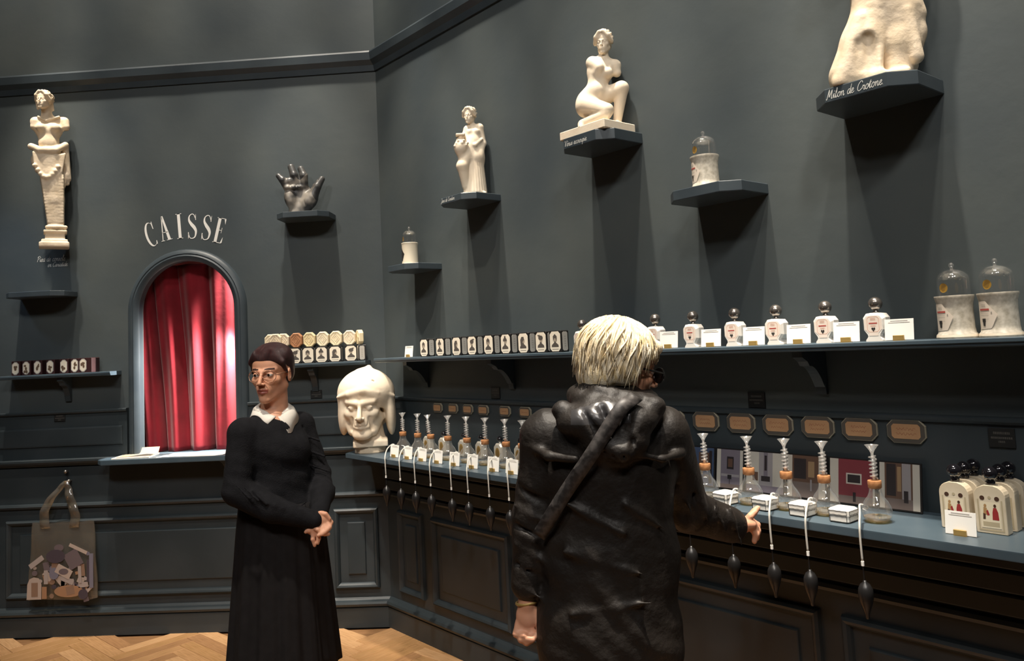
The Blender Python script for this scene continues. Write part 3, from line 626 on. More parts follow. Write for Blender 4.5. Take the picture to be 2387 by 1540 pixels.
# glass-domed candles ------------------------------------------------------
def dome_candle(label, loc, rz, kind, r=.052):
    t = thing('dome_candle', label, 'candle', loc, rz, 'candles under glass domes'); pm = M_STONE if kind == 's' else M_WAXPOT
    b = MB()
    if kind == 's': b.lathe([(r*1.02, 0), (r*1.04, .004), (r*1.02, .011), (r*.93, .016), (r*.9, .03), (r*.88, .085), (r*.9, .1), (r*.97, .113), (r*1.0, .119), (r*.99, .122), (r*.9, .122), (r*.86, .112)], 36)
    else: b.lathe([(r*.98, 0), (r*1.0, .003), (r*.98, .01), (r*.97, .11), (r*1.0, .118), (r*1.03, .124), (r*1.0, .126), (r*.92, .126), (r*.9, .115)], 36)
    pot = b.build('pot', pm, t, smooth=.8)
    b = MB(); b.lathe([(r*.99, 0), (r*1.045, .004), (r*1.02, .0105)], 36, (0, 0, .0004)); b.build('foot', M_PLASTER, pot, smooth=.8)
    rr = r*.82; b = MB(); z0 = .1225 if kind == 's' else .1265
    b.lathe([(rr, z0), (rr, z0+.045)]+[(max(.004, rr*math.cos(a)), z0+.045+rr*.72*math.sin(a)) for a in np.linspace(.15, 1.5, 9)], 36, cap=False); dm = b.build('glass_dome', glass('dome glass', ior=1.5, body=.014), t, smooth=3.1)
    zt = z0+.045+rr*.72; b = MB(); b.lathe([(.005, zt-.003), (.004, zt+.004), (.007, zt+.009), (.0075, zt+.013), (.004, zt+.018), (.0005, zt+.019)], 14); b.build('knob', M_GLASS, dm, smooth=3.1)
    a = math.radians(-105); b = MB(); b.add([(rr*1.012*math.cos(a+.3*math.cos(q)), rr*1.012*math.sin(a+.3*math.cos(q)), z0+.022+.0135*math.sin(q)) for q in np.linspace(0, 2*PI, 17)[:-1]], [tuple(range(16))]); b.build('sticker', M_GOLD, dm)
    # curved label wrapped round the pot
    b = MB(); R = r*.925 if kind == 's' else r*.985; a0 = math.radians(-112); hl = [(-.62, .03), (-.62, .095), (-.2, .1), (.05, .093), (.25, .085), (.62, .062), (.3, .028), (.1, .024)]
    N = 20; top = []; bot = []
    for i in range(N+1):
        u = -.68+1.3*i/N; zt2 = np.interp(u, [-.68, .0, .25, .62], [.1, .1, .084, .062]); zb2 = np.interp(u, [-.68, .25, .62], [.022, .024, .062])
        top.append((R*math.cos(a0+u), R*math.sin(a0+u), zt2)); bot.append((R*math.cos(a0+u), R*math.sin(a0+u), zb2))
    b.add(top+bot, [(i, i+1, N+1+i+1, N+1+i) for i in range(N)]); lb = b.build('label', mat('pale candle label', 'e6d8c6', .55) if kind == 's' else M_INK, pot)
    b = MB(); R += .0008
    def patch(u0, u1, z0_, z1_, m):
        b.mi = m; n = 6; T_ = [(R*math.cos(a0+u0+(u1-u0)*i/n), R*math.sin(a0+u0+(u1-u0)*i/n)) for i in range(n+1)]
        b.add([(x, y, z0_) for x, y in T_]+[(x, y, z1_) for x, y in T_], [(i, i+1, n+1+i+1, n+1+i) for i in range(n)])
    if kind == 's':
        patch(-.45, .2, .074, .079, 0)
        for z in (.09, .087, .084): patch(-.3, .0, z, z+.001, 1)
        for z in (.066, .06, .05): patch(-.4, .15, z, z+.0008, 1)
        patch(-.3, -.06, .042, .052, 2); patch(-.26, -.1, .032, .042, 2); patch(.28, .34, .066, .07, 1)
    else:
        for z in (.085, .07, .055, .04): patch(-.4, .1, z, z+.003, 3)
    b.build('print', [M_REDINK, M_GREYINK, M_INK, mat('tarnished print', '6d6250', .5)], lb)
dome_candle('larger-looking speckled dome candle at the right end of the long shelf', W(3.393, .105, 1.572), -ANG, 's')
dome_candle('speckled stone dome candle left of its twin on the long shelf', W(3.28, .105, 1.572), -ANG, 's', .052)
dome_candle('speckled stone dome candle alone on the high right shelf', W(2.475, .125, 2.148), -ANG, 's', .053)
dome_candle('small ivory dome candle with black label near the wall corner', W(.455, .11, 2.083), -ANG, 'w', .046)
# octagonal name plaques ----------------------------------------------------
def plaque(label, s, z, w, h, k, group):
    t = thing('name_plaque', label, 'plaque', W(s, .023, z), -ANG, group)
    b = MB(); b.prism(octo(w, h, h*.26), -.009, 0, 'xz', bev=.0012); b.build('rim', M_RIM, t)
    b = MB(); b.prism(octo(w-.005, h-.005, h*.25), -.0102, -.008, 'xz'); b.build('border', M_FRAME, t)
    b = MB(); b.prism(octo(w*.74, h*.62, h*.1), -.0112, -.009, 'xz'); p = b.build('paper', M_KRAFT, t)
    rnd = random.Random(k); b = MB()
    for row in range(2 if w > .1 else 1):
        L = w*rnd.uniform(.35, .52); zz = h*(.1-.2*row) if w > .1 else 0; x = -L/2
        P = []
        for i in range(26): P.append((x+L*i/25+.0015*math.sin(i*2.1), zz+h*.06*math.sin(i*1.35+k)*rnd.uniform(.4, 1.2)))
        b.ribbon(P, .0009, -.0115)
    b.build('handwriting', M_RUST, p)
for i, s in enumerate((.547, .691, .823, .954, 1.128, 1.281)):
    plaque('small tan octagonal name plaque, %s from the left behind the far flasks' % ORD[i], s, 1.288, .086, .05, i, 'small plaques above the far flasks')
for i, s in enumerate((2.17, 2.329, 2.484, 2.634, 2.784, 2.928, 3.077)):
    plaque('large tan octagonal name plaque, '+('partly behind the customer\'s shoulder' if i == 0 else '%s to the right of the customer' % ORD[i-1]), s, 1.29, .118, .073, i+20, 'large plaques above the near flasks')
def dark_plaque(label, loc, rz, w=.07, h=.056, k=0):
    t = thing('dark_plaque', label, 'plaque', loc, rz, 'dark shelf plaques')
    b = MB(); b.box(-w/2, w/2, -.006, 0, -h/2, h/2, .001); pl = b.build('plate', mat('black plate', '1a1b1b', .5), t); b = MB(); rnd = random.Random(k)
    for r, (zz, ww, hh) in enumerate(((.01, .6, .007), (-.003, .8, .006), (-.014, .25, .006))):
        x = -w*ww/2
        while x < w*ww/2: l = rnd.uniform(.002, .005); b.flat([(x, zz), (x+l, zz), (x+l, zz+hh), (x, zz+hh)], -.0065); x += l+.0012
    b.build('print', mat('dull print', '4a4844', .6), pl)
dark_plaque('dark lettered plaque above the small tan plaques', W(1.03, .0, 1.374), -ANG, k=1); dark_plaque('dark lettered plaque above the large tan plaques right of the customer', W(2.54, .0, 1.372), -ANG, k=2)
dark_plaque('dark lettered plaque above the white ceramic bottles', W(3.341, .022, 1.285), -ANG, .068, .055, k=3)
dark_plaque('dark lettered plaque under the shelf of small boxes', B(-3.107, .022, 1.298), 0, .07, .04, k=4); dark_plaque('dark lettered plaque under the soap shelf', B(-1.498, 0, 1.37), 0, .07, .05, k=5)
# atomiser flasks -------------------------------------------------------------
def flask(label, s, d, sb, group, liq=True, full=True, tilt=0):
    t = thing('atomiser_flask', label, 'flask', W(s, d, 1.05), -ANG, group); db = -(.372-d); xb = sb-s
    b = MB(); b.lathe([(.0005, .0015), (.026, .0005), (.033, .004), (.04, .016), (.0425, .03), (.04, .045), (.032, .06), (.022, .073), (.0175, .085), (.0165, .1), (.0185, .103), (.0185, .105)], 28, cap=False); b.build('flask', M_GLASS, t, smooth=3.1)
    if liq: b = MB(); b.lathe([(.0245, .003), (.032, .006), (.0375, .0155), (.0005, .016)], 24); b.build('liquid', glass('amber liquid thin', (.82, .66, .3), body=.12), t, smooth=.8)
    b = MB(); b.lathe([(.0165, .096), (.019, .099), (.0195, .116), (.0185, .1185)], 20); b.build('cork', M_CORK, t, smooth=.7)
    b = MB(); b.tube([(0, 0, .1185), (0, 0, .195)], .0045, 8)
    coil = [(.0095*math.cos(a), .0095*math.sin(a), .124+.066*a/(2*PI*6)) for a in np.linspace(0, 2*PI*6, 90)]; b.tube(coil, .0026, 6); b.build('coil', glass('coil glass', ior=1.9, rough=.08, body=.16), t, rot=(0, tilt, 0), smooth=3.1)
    b = MB(); b.lathe([(.004, .188), (.004, .197), (.008, .206), (.014, .214), (.0185, .22), (.0195, .221)], 20, cap=False); b.build('funnel', glass('coil glass'), t, rot=(0, tilt, 0), smooth=3.1)
    b = MB(); b.tube([(-.012, -.034, .045), (-.018, -.048, .052), (-.02, -.052, .054)], .006, 8); b.build('side_arm', M_GLASS, t, smooth=3.1)
    P = spline([(-.018, -.045, .053), (-.02, -.06, .055), (xb*.55-.008, db*.72, .047), (xb*.9, db*.96, .018), (xb, db, -.02), (xb, db+.002, -.08)], 7)
    if full:
        b = MB(); b.tube(P, .0031, 8); tb = b.build('tube', M_TUBE, t, smooth=3.1)
        b = MB(); b.lathe([(.0045, -.092), (.0045, -.08)], 10, (xb, db+.002, 0)); b.build('collar', M_TUBEEND, tb, smooth=.7)
        b = MB(); b.tube([(xb, db+.002, -.092), (xb+.001, db+.002, -.133)], .0018, 6); b.build('stem', M_RUBBER, t)
        b = MB(); b.lathe([(.003, -.235), (.0045, -.233), (.0055, -.222), (.011, -.207), (.0175, -.188), (.0205, -.17), (.0195, -.154), (.013, -.141), (.005, -.135), (.0045, -.131)], 20, (xb+.002, db+.002, 0)); b.build('bulb', M_RUBBER, t, smooth=3.1)
LS = (.43, .577, .70, .854, 1.015, 1.158, 1.316, 1.43); LB = (.547, .685, .822, .957, 1.127, 1.256, 1.41, 1.545)
for i in range(8): flask('coiled glass atomiser flask, %s from the plaster head' % ORD[i], LS[i], .185, LB[i], 'far atomiser flasks', tilt=(-.12 if i == 2 else .03*math.sin(i*3)))
RS = (2.459, 2.635, 2.773, 2.902, 3.06); RB = (2.487, 2.652, 2.795, 2.914, 3.078)
for i in range(5): flask('coiled glass atomiser flask, %s to the right of the customer' % ORD[i], RS[i], .226, RB[i], 'near atomiser flasks')
CLs = (.496, .626, .757, .896, 1.037, 1.179, 1.334, 1.465)
for i, s in enumerate(CLs): card('white card in a brass clip before the far flasks, %s from the plaster head' % ORD[i], W(s+.01, .292, 1.05), -ANG, 'cards before the far flasks', .082, .064)
# small octagonal bottles behind the far flasks
def oct_bottle(label, s, d, k):
    t = thing('octagonal_bottle', label, 'bottle', W(s, d, 1.05), -ANG, 'octagonal bottles behind the far flasks')
    b = MB(); P = octo(.062, .088, .014, 0, .044); b.loft([[(x*f, y, .044+(z-.044)*f) for x, z in P] for f, y in ((.86, .018), (1, .01), (1, -.01), (.86, -.018))]); b.build('body', mat('grey white porcelain', 'b9b3a6', .3), t)
    b = MB(); b.flat(oval(0, .042, .017, .026, 20), -.0186); lb = b.build('label', mat('ochre oval label', '9b7a3e', .6), t)
    b = MB(); b.flat(oval(0, .042, .012, .019, 16), -.0189); b.build('print', mat('bronze print', '7d6230', .6), lb)
    b = MB(); b.lathe([(.006, .086), (.005, .096)], 12); b.build('collar', M_CERAMIC, t); b = MB(); b.ball((0, 0, .108), .0145, 18); b.build('stopper', M_BLACKBALL, t, smooth=3.1)
for i, s in enumerate((.513, .66, .838, .985, 1.135, 1.288)): oct_bottle('grey octagonal bottle with ochre oval label, %s from the left behind the far flasks' % ORD[i], s, .075, i)
# white lidded soap boxes on the counter
def lidded(label, s, d, rz):
    t = thing('lidded_box', label, 'box', W(s, d, 1.05), -ANG+rz, 'white lidded boxes between the near flasks'); w = .031
    def sq(r, z, c): return [(x, y, z) for x, y in octo(2*r, 2*r, c)]
    b = MB(); b.loft([sq(w-.006, 0, .006), sq(w, .005, .006), sq(w, .021, .006)]); b.build('base', M_CERAMIC, t)
    b = MB(); b.loft([sq(w+.0012, .0215, .006), sq(w+.0012, .036, .006), sq(w-.004, .041, .006), sq(w-.012, .0425, .006)]); ld = b.build('lid', M_CERAMIC, t)
    for z0, z1, r, par, nm_ in ((.003, .0205, w+.0003, t, 'ornament'), (.023, .036, w+.0015, ld, 'ornament')):
        b = MB()
        for sx, sy in ((1, 1), (1, -1), (-1, 1), (-1, -1)):
            for (ax, ay) in ((r-.006, r), (r, r-.006)): b.tube([(sx*ax, sy*ay, z0), (sx*ax, sy*ay, z1)], .0007, 4)
        for zz in (z0+.001, z1-.001):
            for k in range(4):
                c_, s_ = math.cos(k*PI/2), math.sin(k*PI/2); P = [(x*c_-r*s_*1, x*s_+r*c_, zz+.0008*math.sin(i*1.7)) for i, x in enumerate(np.linspace(-r+.006, r-.006, 12))]; b.tube(P, .0006, 4)
        b.build(nm_, M_INK, par)
for i, (s, d) in enumerate(((2.566, .268), (2.718, .27), (2.852, .276), (2.983, .276))): lidded('white lidded box with black edging, %s from the left between the near flasks' % ORD[i], s, d, -.15+.05*i)
# pictures leaning on the wall behind the near flasks ---------------------------
P_COL = {'greyviolet': '6d6670', 'dark': '2b2628', 'white': 'b5b0a6', 'red': '74323a', 'brown': '5a4438', 'tan': '8d7458', 'blue': '3c4a63', 'pale': '8d888a', 'floor': '6a5e5a'}  # print colours darkened to carry the shade behind the flasks
for k_ in P_COL: mat('print '+k_, P_COL[k_], .4)
def picture(label, s0, s1, h, scene, k):
    w = s1-s0-.004; t = thing('leaning_picture', label, 'picture', W((s0+s1)/2, .062, 1.05), -ANG, 'pictures leaning behind the near flasks'); rx = -.16
    b = MB(); b.box(-w/2, w/2, -.006, 0, 0.001, h, .0008); fr = b.build('board', mat('black board', '1d1b1b', .4), t, rot=(rx, 0, 0))
    b = MB(); rows = [('white', -.46, .46, .04, .97)]+scene
    names = list(P_COL); y = -.0064
    for c, a0, a1, z0, z1 in rows:
        b.mi = names.index(c); b.flat([(a0*w, z0*h), (a1*w, z0*h), (a1*w, z1*h), (a0*w, z1*h)], y); y -= .0001
    b.build('print', [MATS['print '+n_] for n_ in names], t, rot=(rx, 0, 0))
PX = (2.241, 2.378, 2.503, 2.666, 2.82, 2.985, 3.122)
scn = [[('blue', -.46, .46, .04, .97), ('brown', -.05, .3, .4, .85), ('tan', -.4, .1, .3, .42), ('dark', .3, .4, .1, .9)],
       [('greyviolet', -.32, .36, .04, .97), ('dark', -.1, .14, .5, .8), ('brown', -.06, .1, .55, .75), ('pale', -.3, .34, .32, .38), ('dark', -.07, .07, .26, .36), ('dark', -.01, .01, .12, .26), ('floor', -.32, .36, .04, .14)],
       [('white', -.46, .46, .04, .97), ('pale', -.14, .2, .04, .97), ('greyviolet', -.02, .08, .3, .97), ('dark', -.0, .06, .55, .9), ('dark', -.08, .14, .3, .42), ('greyviolet', -.46, .46, .04, .2), ('brown', -.3, -.16, .3, .5)],
       [('brown', -.34, .3, .04, .97), ('dark', -.3, .0, .45, .9), ('tan', .05, .2, .5, .85), ('floor', -.34, .3, .04, .38), ('pale', .1, .14, .2, .45)],
       [('red', -.28, .42, .04, .97), ('white', -.12, .2, .45, .68), ('dark', -.09, .17, .48, .65), ('floor', -.28, .42, .04, .2), ('dark', .02, .08, .08, .28)],
       [('brown', -.34, .3, .04, .97), ('dark', -.3, -.08, .3, .95), ('tan', -.05, .04, .4, .9), ('pale', .06, .26, .25, .97), ('floor', -.34, .3, .04, .25), ('dark', .1, .2, .18, .42)]]
pn = ('blue-toned interior picture, nearest the customer', 'leaning interior picture with a dark frame on a violet wall', 'leaning picture of a pale corridor with white columns', 'leaning picture of a brown panelled room', 'leaning picture of a red wall with a small framed scene', 'leaning picture of a brown room with a small dark figure, rightmost of the row')
for i in range(6): picture(pn[i], PX[i], PX[i+1], .148, scn[i], i)
# white ceramic bottles at the right end ---------------------------------------
def ceramic(label, s, d, k):
    t = thing('ceramic_bottle', label, 'bottle', W(s, d, 1.05), -ANG, 'painted ceramic bottles at the right end of the counter'); w, D = .077, .036
    P = [(-w/2+.002, 0), (w/2-.002, 0), (w/2, .003), (w/2, .098)]+[(w/2*math.cos(a)**.8, .098+.03*math.sin(a)) for a in np.linspace(.25, PI/2, 6)[:-1]]+[(.011, .128), (-.011, .128)]+[(-w/2*math.cos(a)**.8, .098+.03*math.sin(a)) for a in np.linspace(PI/2, .25, 6)[1:]]+[(-w/2, .098), (-w/2, .003)]
    b = MB(); b.prism(P, -D/2, D/2, 'xz', bev=.0025); b.build('body', mat('aged cream ceramic', 'ddd0b8', .35, col2='cfc0a4', scale=16, coat=.2), t)
    y = -D/2-.0004; b = MB()
    for x0, x1 in ((-.031, -.027), (.027, .031)): b.flat([(x0, .012), (x1, .012), (x1, .09), (x0, .09)], y)
    b.flat([(-.031, .008), (.031, .008), (.031, .012), (-.031, .012)], y); b.mi = 1; b.flat([(-.024, .016), (.024, .016), (.024, .084), (-.024, .084)], y-.0001)
    b.mi = 0; b.flat([(-.02, .02), (.02, .02), (.02, .032), (-.02, .032)], y-.0002)
    b.mi = 3; b.flat(oval(-.018, .094, .006, .006), y); b.flat(oval(.018, .094, .006, .006), y); b.mi = 0; b.flat(oval(0, .096, .004, .004), y)
    b.mi = 2; b.flat([(.004, .038), (.02, .038), (.019, .058), (.015, .07), (.008, .07), (.005, .058)], y-.0003); b.flat([(-.008, .048), (-.002, .05), (-.006, .064), (-.01, .06)], y-.0003)
    b.mi = 3; b.flat(oval(.012, .075, .0035, .0045), y-.0004); b.flat([(-.019, .038), (-.013, .038), (-.012, .052), (-.018, .054)], y-.0003)
    b.mi = 4; b.flat(oval(-.012, .074, .0035, .0045), y-.0003); b.flat([(-.018, .05), (-.008, .05), (-.008, .068), (-.016, .07)], y-.0002)
    b.build('painting', [mat('faded gilt line', 'b8aa8c', .5), mat('cream ground', 'e8dcc0', .5), mat('painted red', '9c2f30', .5), mat('painted brown', '4a3226', .5), mat('painted ochre', 'b08a5c', .5)], t)
    b = MB(); b.lathe([(.011, .127), (.0125, .129), (.0125, .136), (.008, .139), (.008, .141)], 18); b.build('collar', M_BLACKBALL, t, smooth=.7)
    b = MB(); b.ball((0, 0, .157), .019, 22); b.build('stopper', M_BLACKBALL, t, smooth=3.1)
cn = {(0, 0): 'front left painted ceramic bottle, behind the white card', (1, 0): 'front right painted ceramic bottle with red-robed figures', (0, 1): 'left ceramic bottle in the middle row', (1, 1): 'right ceramic bottle in the middle row', (0, 2): 'left ceramic bottle at the back against the wall', (1, 2): 'right ceramic bottle at the back against the wall'}
for r, d in enumerate((.172, .115, .058)):
    for c_, s in enumerate((3.262, 3.352)): ceramic(cn[(c_, r)], s+.004*r, d, r)
card('white text card in front of the ceramic bottles at the right', W(3.297, .253, 1.05), -ANG, None, .078, .062)
# cash window sill: catalogues and papers --------------------------------------
t = thing('catalogue', 'cream booklet with dark cover lying left on the cash sill', 'booklet', B(-2.58, .09, 1.05), .12)
b = MB(); b.box(-.12, .1, -.08, .08, 0, .007, .001); b.build('pages', M_CREAM, t); b = MB(); b.box(-.1, .102, -.06, .078, .0072, .0105, .001); b.build('cover', mat('taupe cover', '8f8470', .6), t); b = MB(); b.add([(-.03, -.055, .011), (.098, -.055, .011), (.098, .0, .0112), (.04, .04, .0112)], [(0, 1, 2, 3)]); b.build('flap', M_INK, t)
t = thing('paper_stack', 'bright white price sheets fanned on the cash sill', 'papers', B(-2.22, .09, 1.05), -.05)
for i in range(4): b = MB(); b.box(-.2+.012*i, .17+.012*i, -.09, .075, .0008*i, .0008*i+.0007); b.build('sheet', M_WHITE, t, rot=(0, 0, .012*i))
t = thing('leaflet', 'small cream leaflet leaning in the left corner of the cash window', 'leaflet', B(-2.55, .01, 1.05), .1)
b = MB(); b.add([(-.06, -.02, 0), (.06, -.02, 0), (.06, .015, .045), (-.06, .015, .045), (-.06, -.018, 0), (.06, -.018, 0), (.06, .017, .045), (-.06, .017, .045)], [(0, 1, 2, 3), (7, 6, 5, 4), (0, 4, 5, 1), (1, 5, 6, 2), (2, 6, 7, 3), (3, 7, 4, 0)]); b.build('sheet', mat('tan leaflet', 'a89b78', .6), t)
# clear tote bag on a peg --------------------------------------------------------
def peg(label, x, z): 
    t = thing('wall_peg', label, 'peg', B(x, .03, z), 0, 'wall pegs'); b = MB(); b.tube([(0, 0, 0), (0, -.022, 0)], .004, 10); b.build('stem', M_CHROME, t)
    b = MB(); b.ball((0, -.027, 0), .011, 16); b.build('ball', M_CHROME, t, smooth=3.1)
peg('chrome wall peg above the clear tote bag', -3.05, .975); peg('chrome wall peg seen between the handles of the tote bag', -3.037, .818); peg('chrome wall peg that holds the handles of the tote bag', -3.03, .918)
M_PVC = glass('clear vinyl', (.86, .74, .56), ior=1.4, rough=.12, body=.07)
t = thing('tote_bag', 'clear vinyl tote bag printed with bottles, hanging from a wall peg', 'bag', B(-3.06, .075, .225), 0)
b = MB(); rings = []
for j in range(13):
    u = j/12; z = .0+.45*u; wl = -.218+.03*u; wr = .222-.022*u; dp = .012+.018*math.sin(PI*min(1, u*1.1))*(1-.6*u); R_ = []
    for i in range(24):
        a = 2*PI*i/24; c_, s_ = math.cos(a), math.sin(a); ex = abs(c_)**.35*(1 if c_ > 0 else -1); R_.append(((wl+wr)/2+(wr-wl)/2*ex, dp*s_+.004*math.sin(11*u+5*ex), z+.006*math.sin(7*ex+2*u)))
    rings.append(R_)
b.loft(rings, cap=False); b.build('bag_body', M_PVC, t, smooth=3.1)
for x, sg in ((-.085, -1), (.07, 1)):
    b = MB(); P = spline([(x*1.15, -.012, .42), (x*1.25, -.014, .5), (x*.75+sg*.01, -.016, .58), (x*.3+.02, -.012, .66), (.028, -.01, .7)], 6); wd = [.062, .05, .035]
    n_ = len(P); b.add([(p[0]+e*np.interp(i/n_, [0, .5, 1], [.03, .028, .012])-.0, p[1]-.004*math.sin(i), p[2]) for i, p in enumerate(P) for e in (-1, 1)], [(2*i, 2*i+1, 2*i+3, 2*i+2) for i in range(n_-1)]); o = b.build('handle', M_PVC, t, smooth=3.1)
    m_ = o.modifiers.new('thick', 'SOLIDIFY'); m_.thickness = .003
rnd = random.Random(5); pc_ = [mat('bag print '+c, c, .5) for c in ('a99a94', '6b5d60', '8d6f5c', 'b6a296', '4a4048', '77727f', 'a37a5c')]
def pr(poly, m, k): y_ = -.034-.0005*k; b = MB(); b.prism(poly, y_, y_+.0004, 'xz'); b.build('printed_motif', pc_[m], t)
def rot_rect(cx, cz, w, h, a): c_, s_ = math.cos(a), math.sin(a); return [(cx+x*c_-z*s_, cz+x*s_+z*c_) for x, z in ((-w/2, -h/2), (w/2, -h/2), (w/2, h/2), (-w/2, h/2))]
for k in range(46):
    w_ = rnd.uniform(.012, .04); pr(rot_rect(rnd.uniform(-.18, .19), rnd.uniform(.02, .3)*rnd.uniform(.6, 1), w_, w_*rnd.uniform(.4, 2), rnd.uniform(-.8, .8)) if k % 3 else oval(rnd.uniform(-.18, .18), rnd.uniform(.02, .28), w_*.6, w_*.5), rnd.randrange(7), -k % 3-6)
pr([(-.2, .012), (-.11, .012), (-.108, .1), (-.125, .135), (-.155, .142), (-.182, .132), (-.196, .1)], 3, 1); pr(oval(-.15, .165, .017, .016), 1, 2); pr(rot_rect(-.15, .07, .04, .08, 0), 2, 3)
pr(oval(.06, .055, .09, .035, 18), 6, 1); pr(rot_rect(.07, .06, .05, .05, .2), 2, 2); pr(rot_rect(.03, .17, .1, .055, -.5), 3, 3); pr(oval(.03, .17, .03, .018), 1, 4); pr(rot_rect(.05, .12, .085, .03, -.4), 0, 1)
pr(rot_rect(.09, .24, .09, .1, .5), 1, 2); pr(rot_rect(.12, .3, .12, .02, -.45), 3, 3); pr(rot_rect(-.14, .23, .1, .03, .6), 0, 1); pr(rot_rect(.18, .17, .015, .13, 0), 4, 2); pr(rot_rect(.2, .17, .025, .2, 0), 5, 1)
pr(oval(-.02, .26, .06, .04), 4, 3); pr(oval(.0, .31, .03, .02), 1, 1); pr(rot_rect(-.08, .14, .025, .08, 0), 0, 2); pr(rot_rect(-.09, .05, .03, .07, 0), 6, 3); pr(oval(-.03, .16, .03, .035), 5, 2); pr(oval(.15, .035, .03, .03), 4, 4); pr(rot_rect(.15, .09, .06, .03, .1), 0, 1); pr(oval(-.045, .03, .014, .014), 2, 1); pr(rot_rect(.13, .15, .02, .1, .05), 0, 4)
# ================================================================== PLASTER SCULPTURES
def statue(name, label, loc, rz, sc, res, m, view_rz, part='figure', smooth=1, group='plaster casts', fine=(), matfn=None, disp=None, zcut=0):
    t = thing(name, label, 'sculpture', loc, rz, group)
    sc.tf(); sc.bx((0, 0, -.1+zcut), (.4, .4, .1), 0, .001, op=-1); V, F = sc.bake(res, fine, disp, smooth)
    mesh_obj(part, np_mesh(part, V, F, m, matfn), t, rot=(0, 0, view_rz-rz)); return t
def tuft(sc, h, n, rr, seed, k=.003):
    # waved hair on a head placed at h = (loc, rot, scale): cap plus curls, face left free
    rnd = random.Random(seed); sc.tf(*h); sc.el((0, -.028, .05), (.084, .096, .082), .012)
    for i in range(n):
        a = rnd.uniform(0, 2*PI); la = rnd.uniform(-.5, 1.4); p = (.088*math.cos(la)*math.cos(a), -.026+.1*math.cos(la)*math.sin(a), .05+.086*math.sin(la))
        if p[1] > .03 and p[2] < .085-.5*abs(p[0]): continue
        sc.el(p, (rr*rnd.uniform(.7, 1.2),)*3, k)
    for x in (-1, 1): sc.chain([(x*.02, .075, .105), (x*.06, .06, .06), (x*.085, .01, .01)], [.02, .022, .022], .012)
    sc.el((0, -.12, .01), (.045, .04, .045), .02); sc.tf()
# console figure on the back wall ------------------------------------------
s = Sculpt(); s.sm = .012
s.tf((-.032, -.035, .915), (.05, 0, math.radians(152)), .5); head(s, True, True, False); s.tf()
tuft(s, ((-.032, -.035, .915), (.05, 0, math.radians(152)), .5), 60, .018, 1)
for x in (-.07, .02): s.rc((x*.8-.01, -.01, .93), (x*.9, .0, .875), .013, .009, .006)
s.rc((-.022, -.01, .89), (-.012, 0, .82), .026, .034).rc((-.075, 0, .79), (.078, .005, .805), .03, .03, .02)
s.rc((.08, -.012, .80), (.088, -.02, .765), .027, .024, .012).rc((-.078, -.005, .785), (-.085, -.01, .755), .024, .02)
s.el((-.005, 0, .745), (.078, .052, .062), .02).el((-.045, -.042, .745), (.03, .026, .026), .012).el((.028, -.046, .748), (.03, .026, .026), .012)
s.rc((-.008, 0, .72), (.0, 0, .63), .056, .058, .02).el((-.008, -.03, .655), (.05, .03, .04), .02).rc((-.06, -.03, .815), (-.02, -.045, .79), .008, .008, .006).rc((-.02, -.045, .79), (.05, -.03, .825), .008, .008, .006)
s.chain([(-.098, -.03, .625), (-.05, -.058, .598), (.03, -.055, .605), (.085, -.02, .65)], [.02, .022, .022, .02], .006)
s.el((-.008, -.005, .545), (.093, .055, .085), .02)
for i in range(14):
    u = i/13; s.rc((-.085+.165*u, -.05-.012*math.sin(PI*u), .585-.02*math.sin(PI*u)), (-.07+.13*u, -.05, .47-.04*math.sin(PI*u)), .008, .01, .005)
for i in range(9): u = i/8; s.el((-.08+.125*u, -.06, .5-.07*math.sin(PI*u)), .014, .005)
s.rc((.085, -.005, .64), (.096, 0, .44), .02, .022, .01).rc((.09, -.012, .46), (.078, -.01, .39), .015, .008, .006).rc((.1, .0, .5), (.095, 0, .41), .012, .014, .006)
s.chain([(.012, 0, .46), (.024, 0, .3), (.033, 0, .14)], [.066, .055, .045], .015)
for z in np.linspace(.15, .44, 16): f = np.interp(z, [.14, .46], [.042, .066]); s.bx((.033-.065*(z-.14), 0, z), (f*.9, f*.8, .012), .003, .012)
for i in range(7): s.el((-.012+.016*i, -.045+.004*abs(i-3), .125), .014, .005)
s.bx((.03, 0, .098), (.06, .05, .006), .004, .004).bx((.028, 0, .068), (.05, .042, .026), .004, .006).bx((.026, 0, .036), (.065, .055, .008), .006, .006).bx((.024, 0, .014), (.076, .062, .012), .006, .008)
statue('console_figure', 'tall plaster console leg carved as a woman, fixed to the wall at the left', B(-3.11, .115, 2.347), .0, s, .0042, M_PLASTER_OLD, .5816)
# grey hand -------------------------------------------------------------------
s = Sculpt(); s.sm = .014
s.el((-.03, .004, .115), (.078, .03, .075), .02).el((-.03, .006, .035), (.06, .042, .05), .02).rc((-.065, 0, .0), (.005, 0, .0), .034, .034, .02)
s.el((.028, -.022, .075), (.045, .034, .06), .02, (0, .5, 0)).el((-.085, -.014, .085), (.034, .03, .062), .018, (0, -.25, 0))
s.rc((-.098, 0, .155), (-.128, -.012, .205), .024, .021).rc((-.128, -.012, .205), (-.15, -.004, .232), .021, .017, .006)
s.rc((-.078, 0, .165), (-.088, -.01, .196), .026, .025)
s.rc((-.046, 0, .172), (-.06, -.014, .235), .027, .024).rc((-.06, -.014, .235), (-.076, .0, .288), .024, .02, .006)
s.rc((-.004, 0, .172), (-.002, -.014, .232), .027, .024).rc((-.002, -.014, .232), (-.018, -.002, .276), .024, .02, .006)
s.rc((.045, -.02, .1), (.074, -.03, .16), .034, .026).rc((.074, -.03, .16), (.104, -.022, .21), .026, .019, .006)
for x in (-.1, -.065, -.03): s.el((x, -.03, .155), (.017, .012, .014), .01)
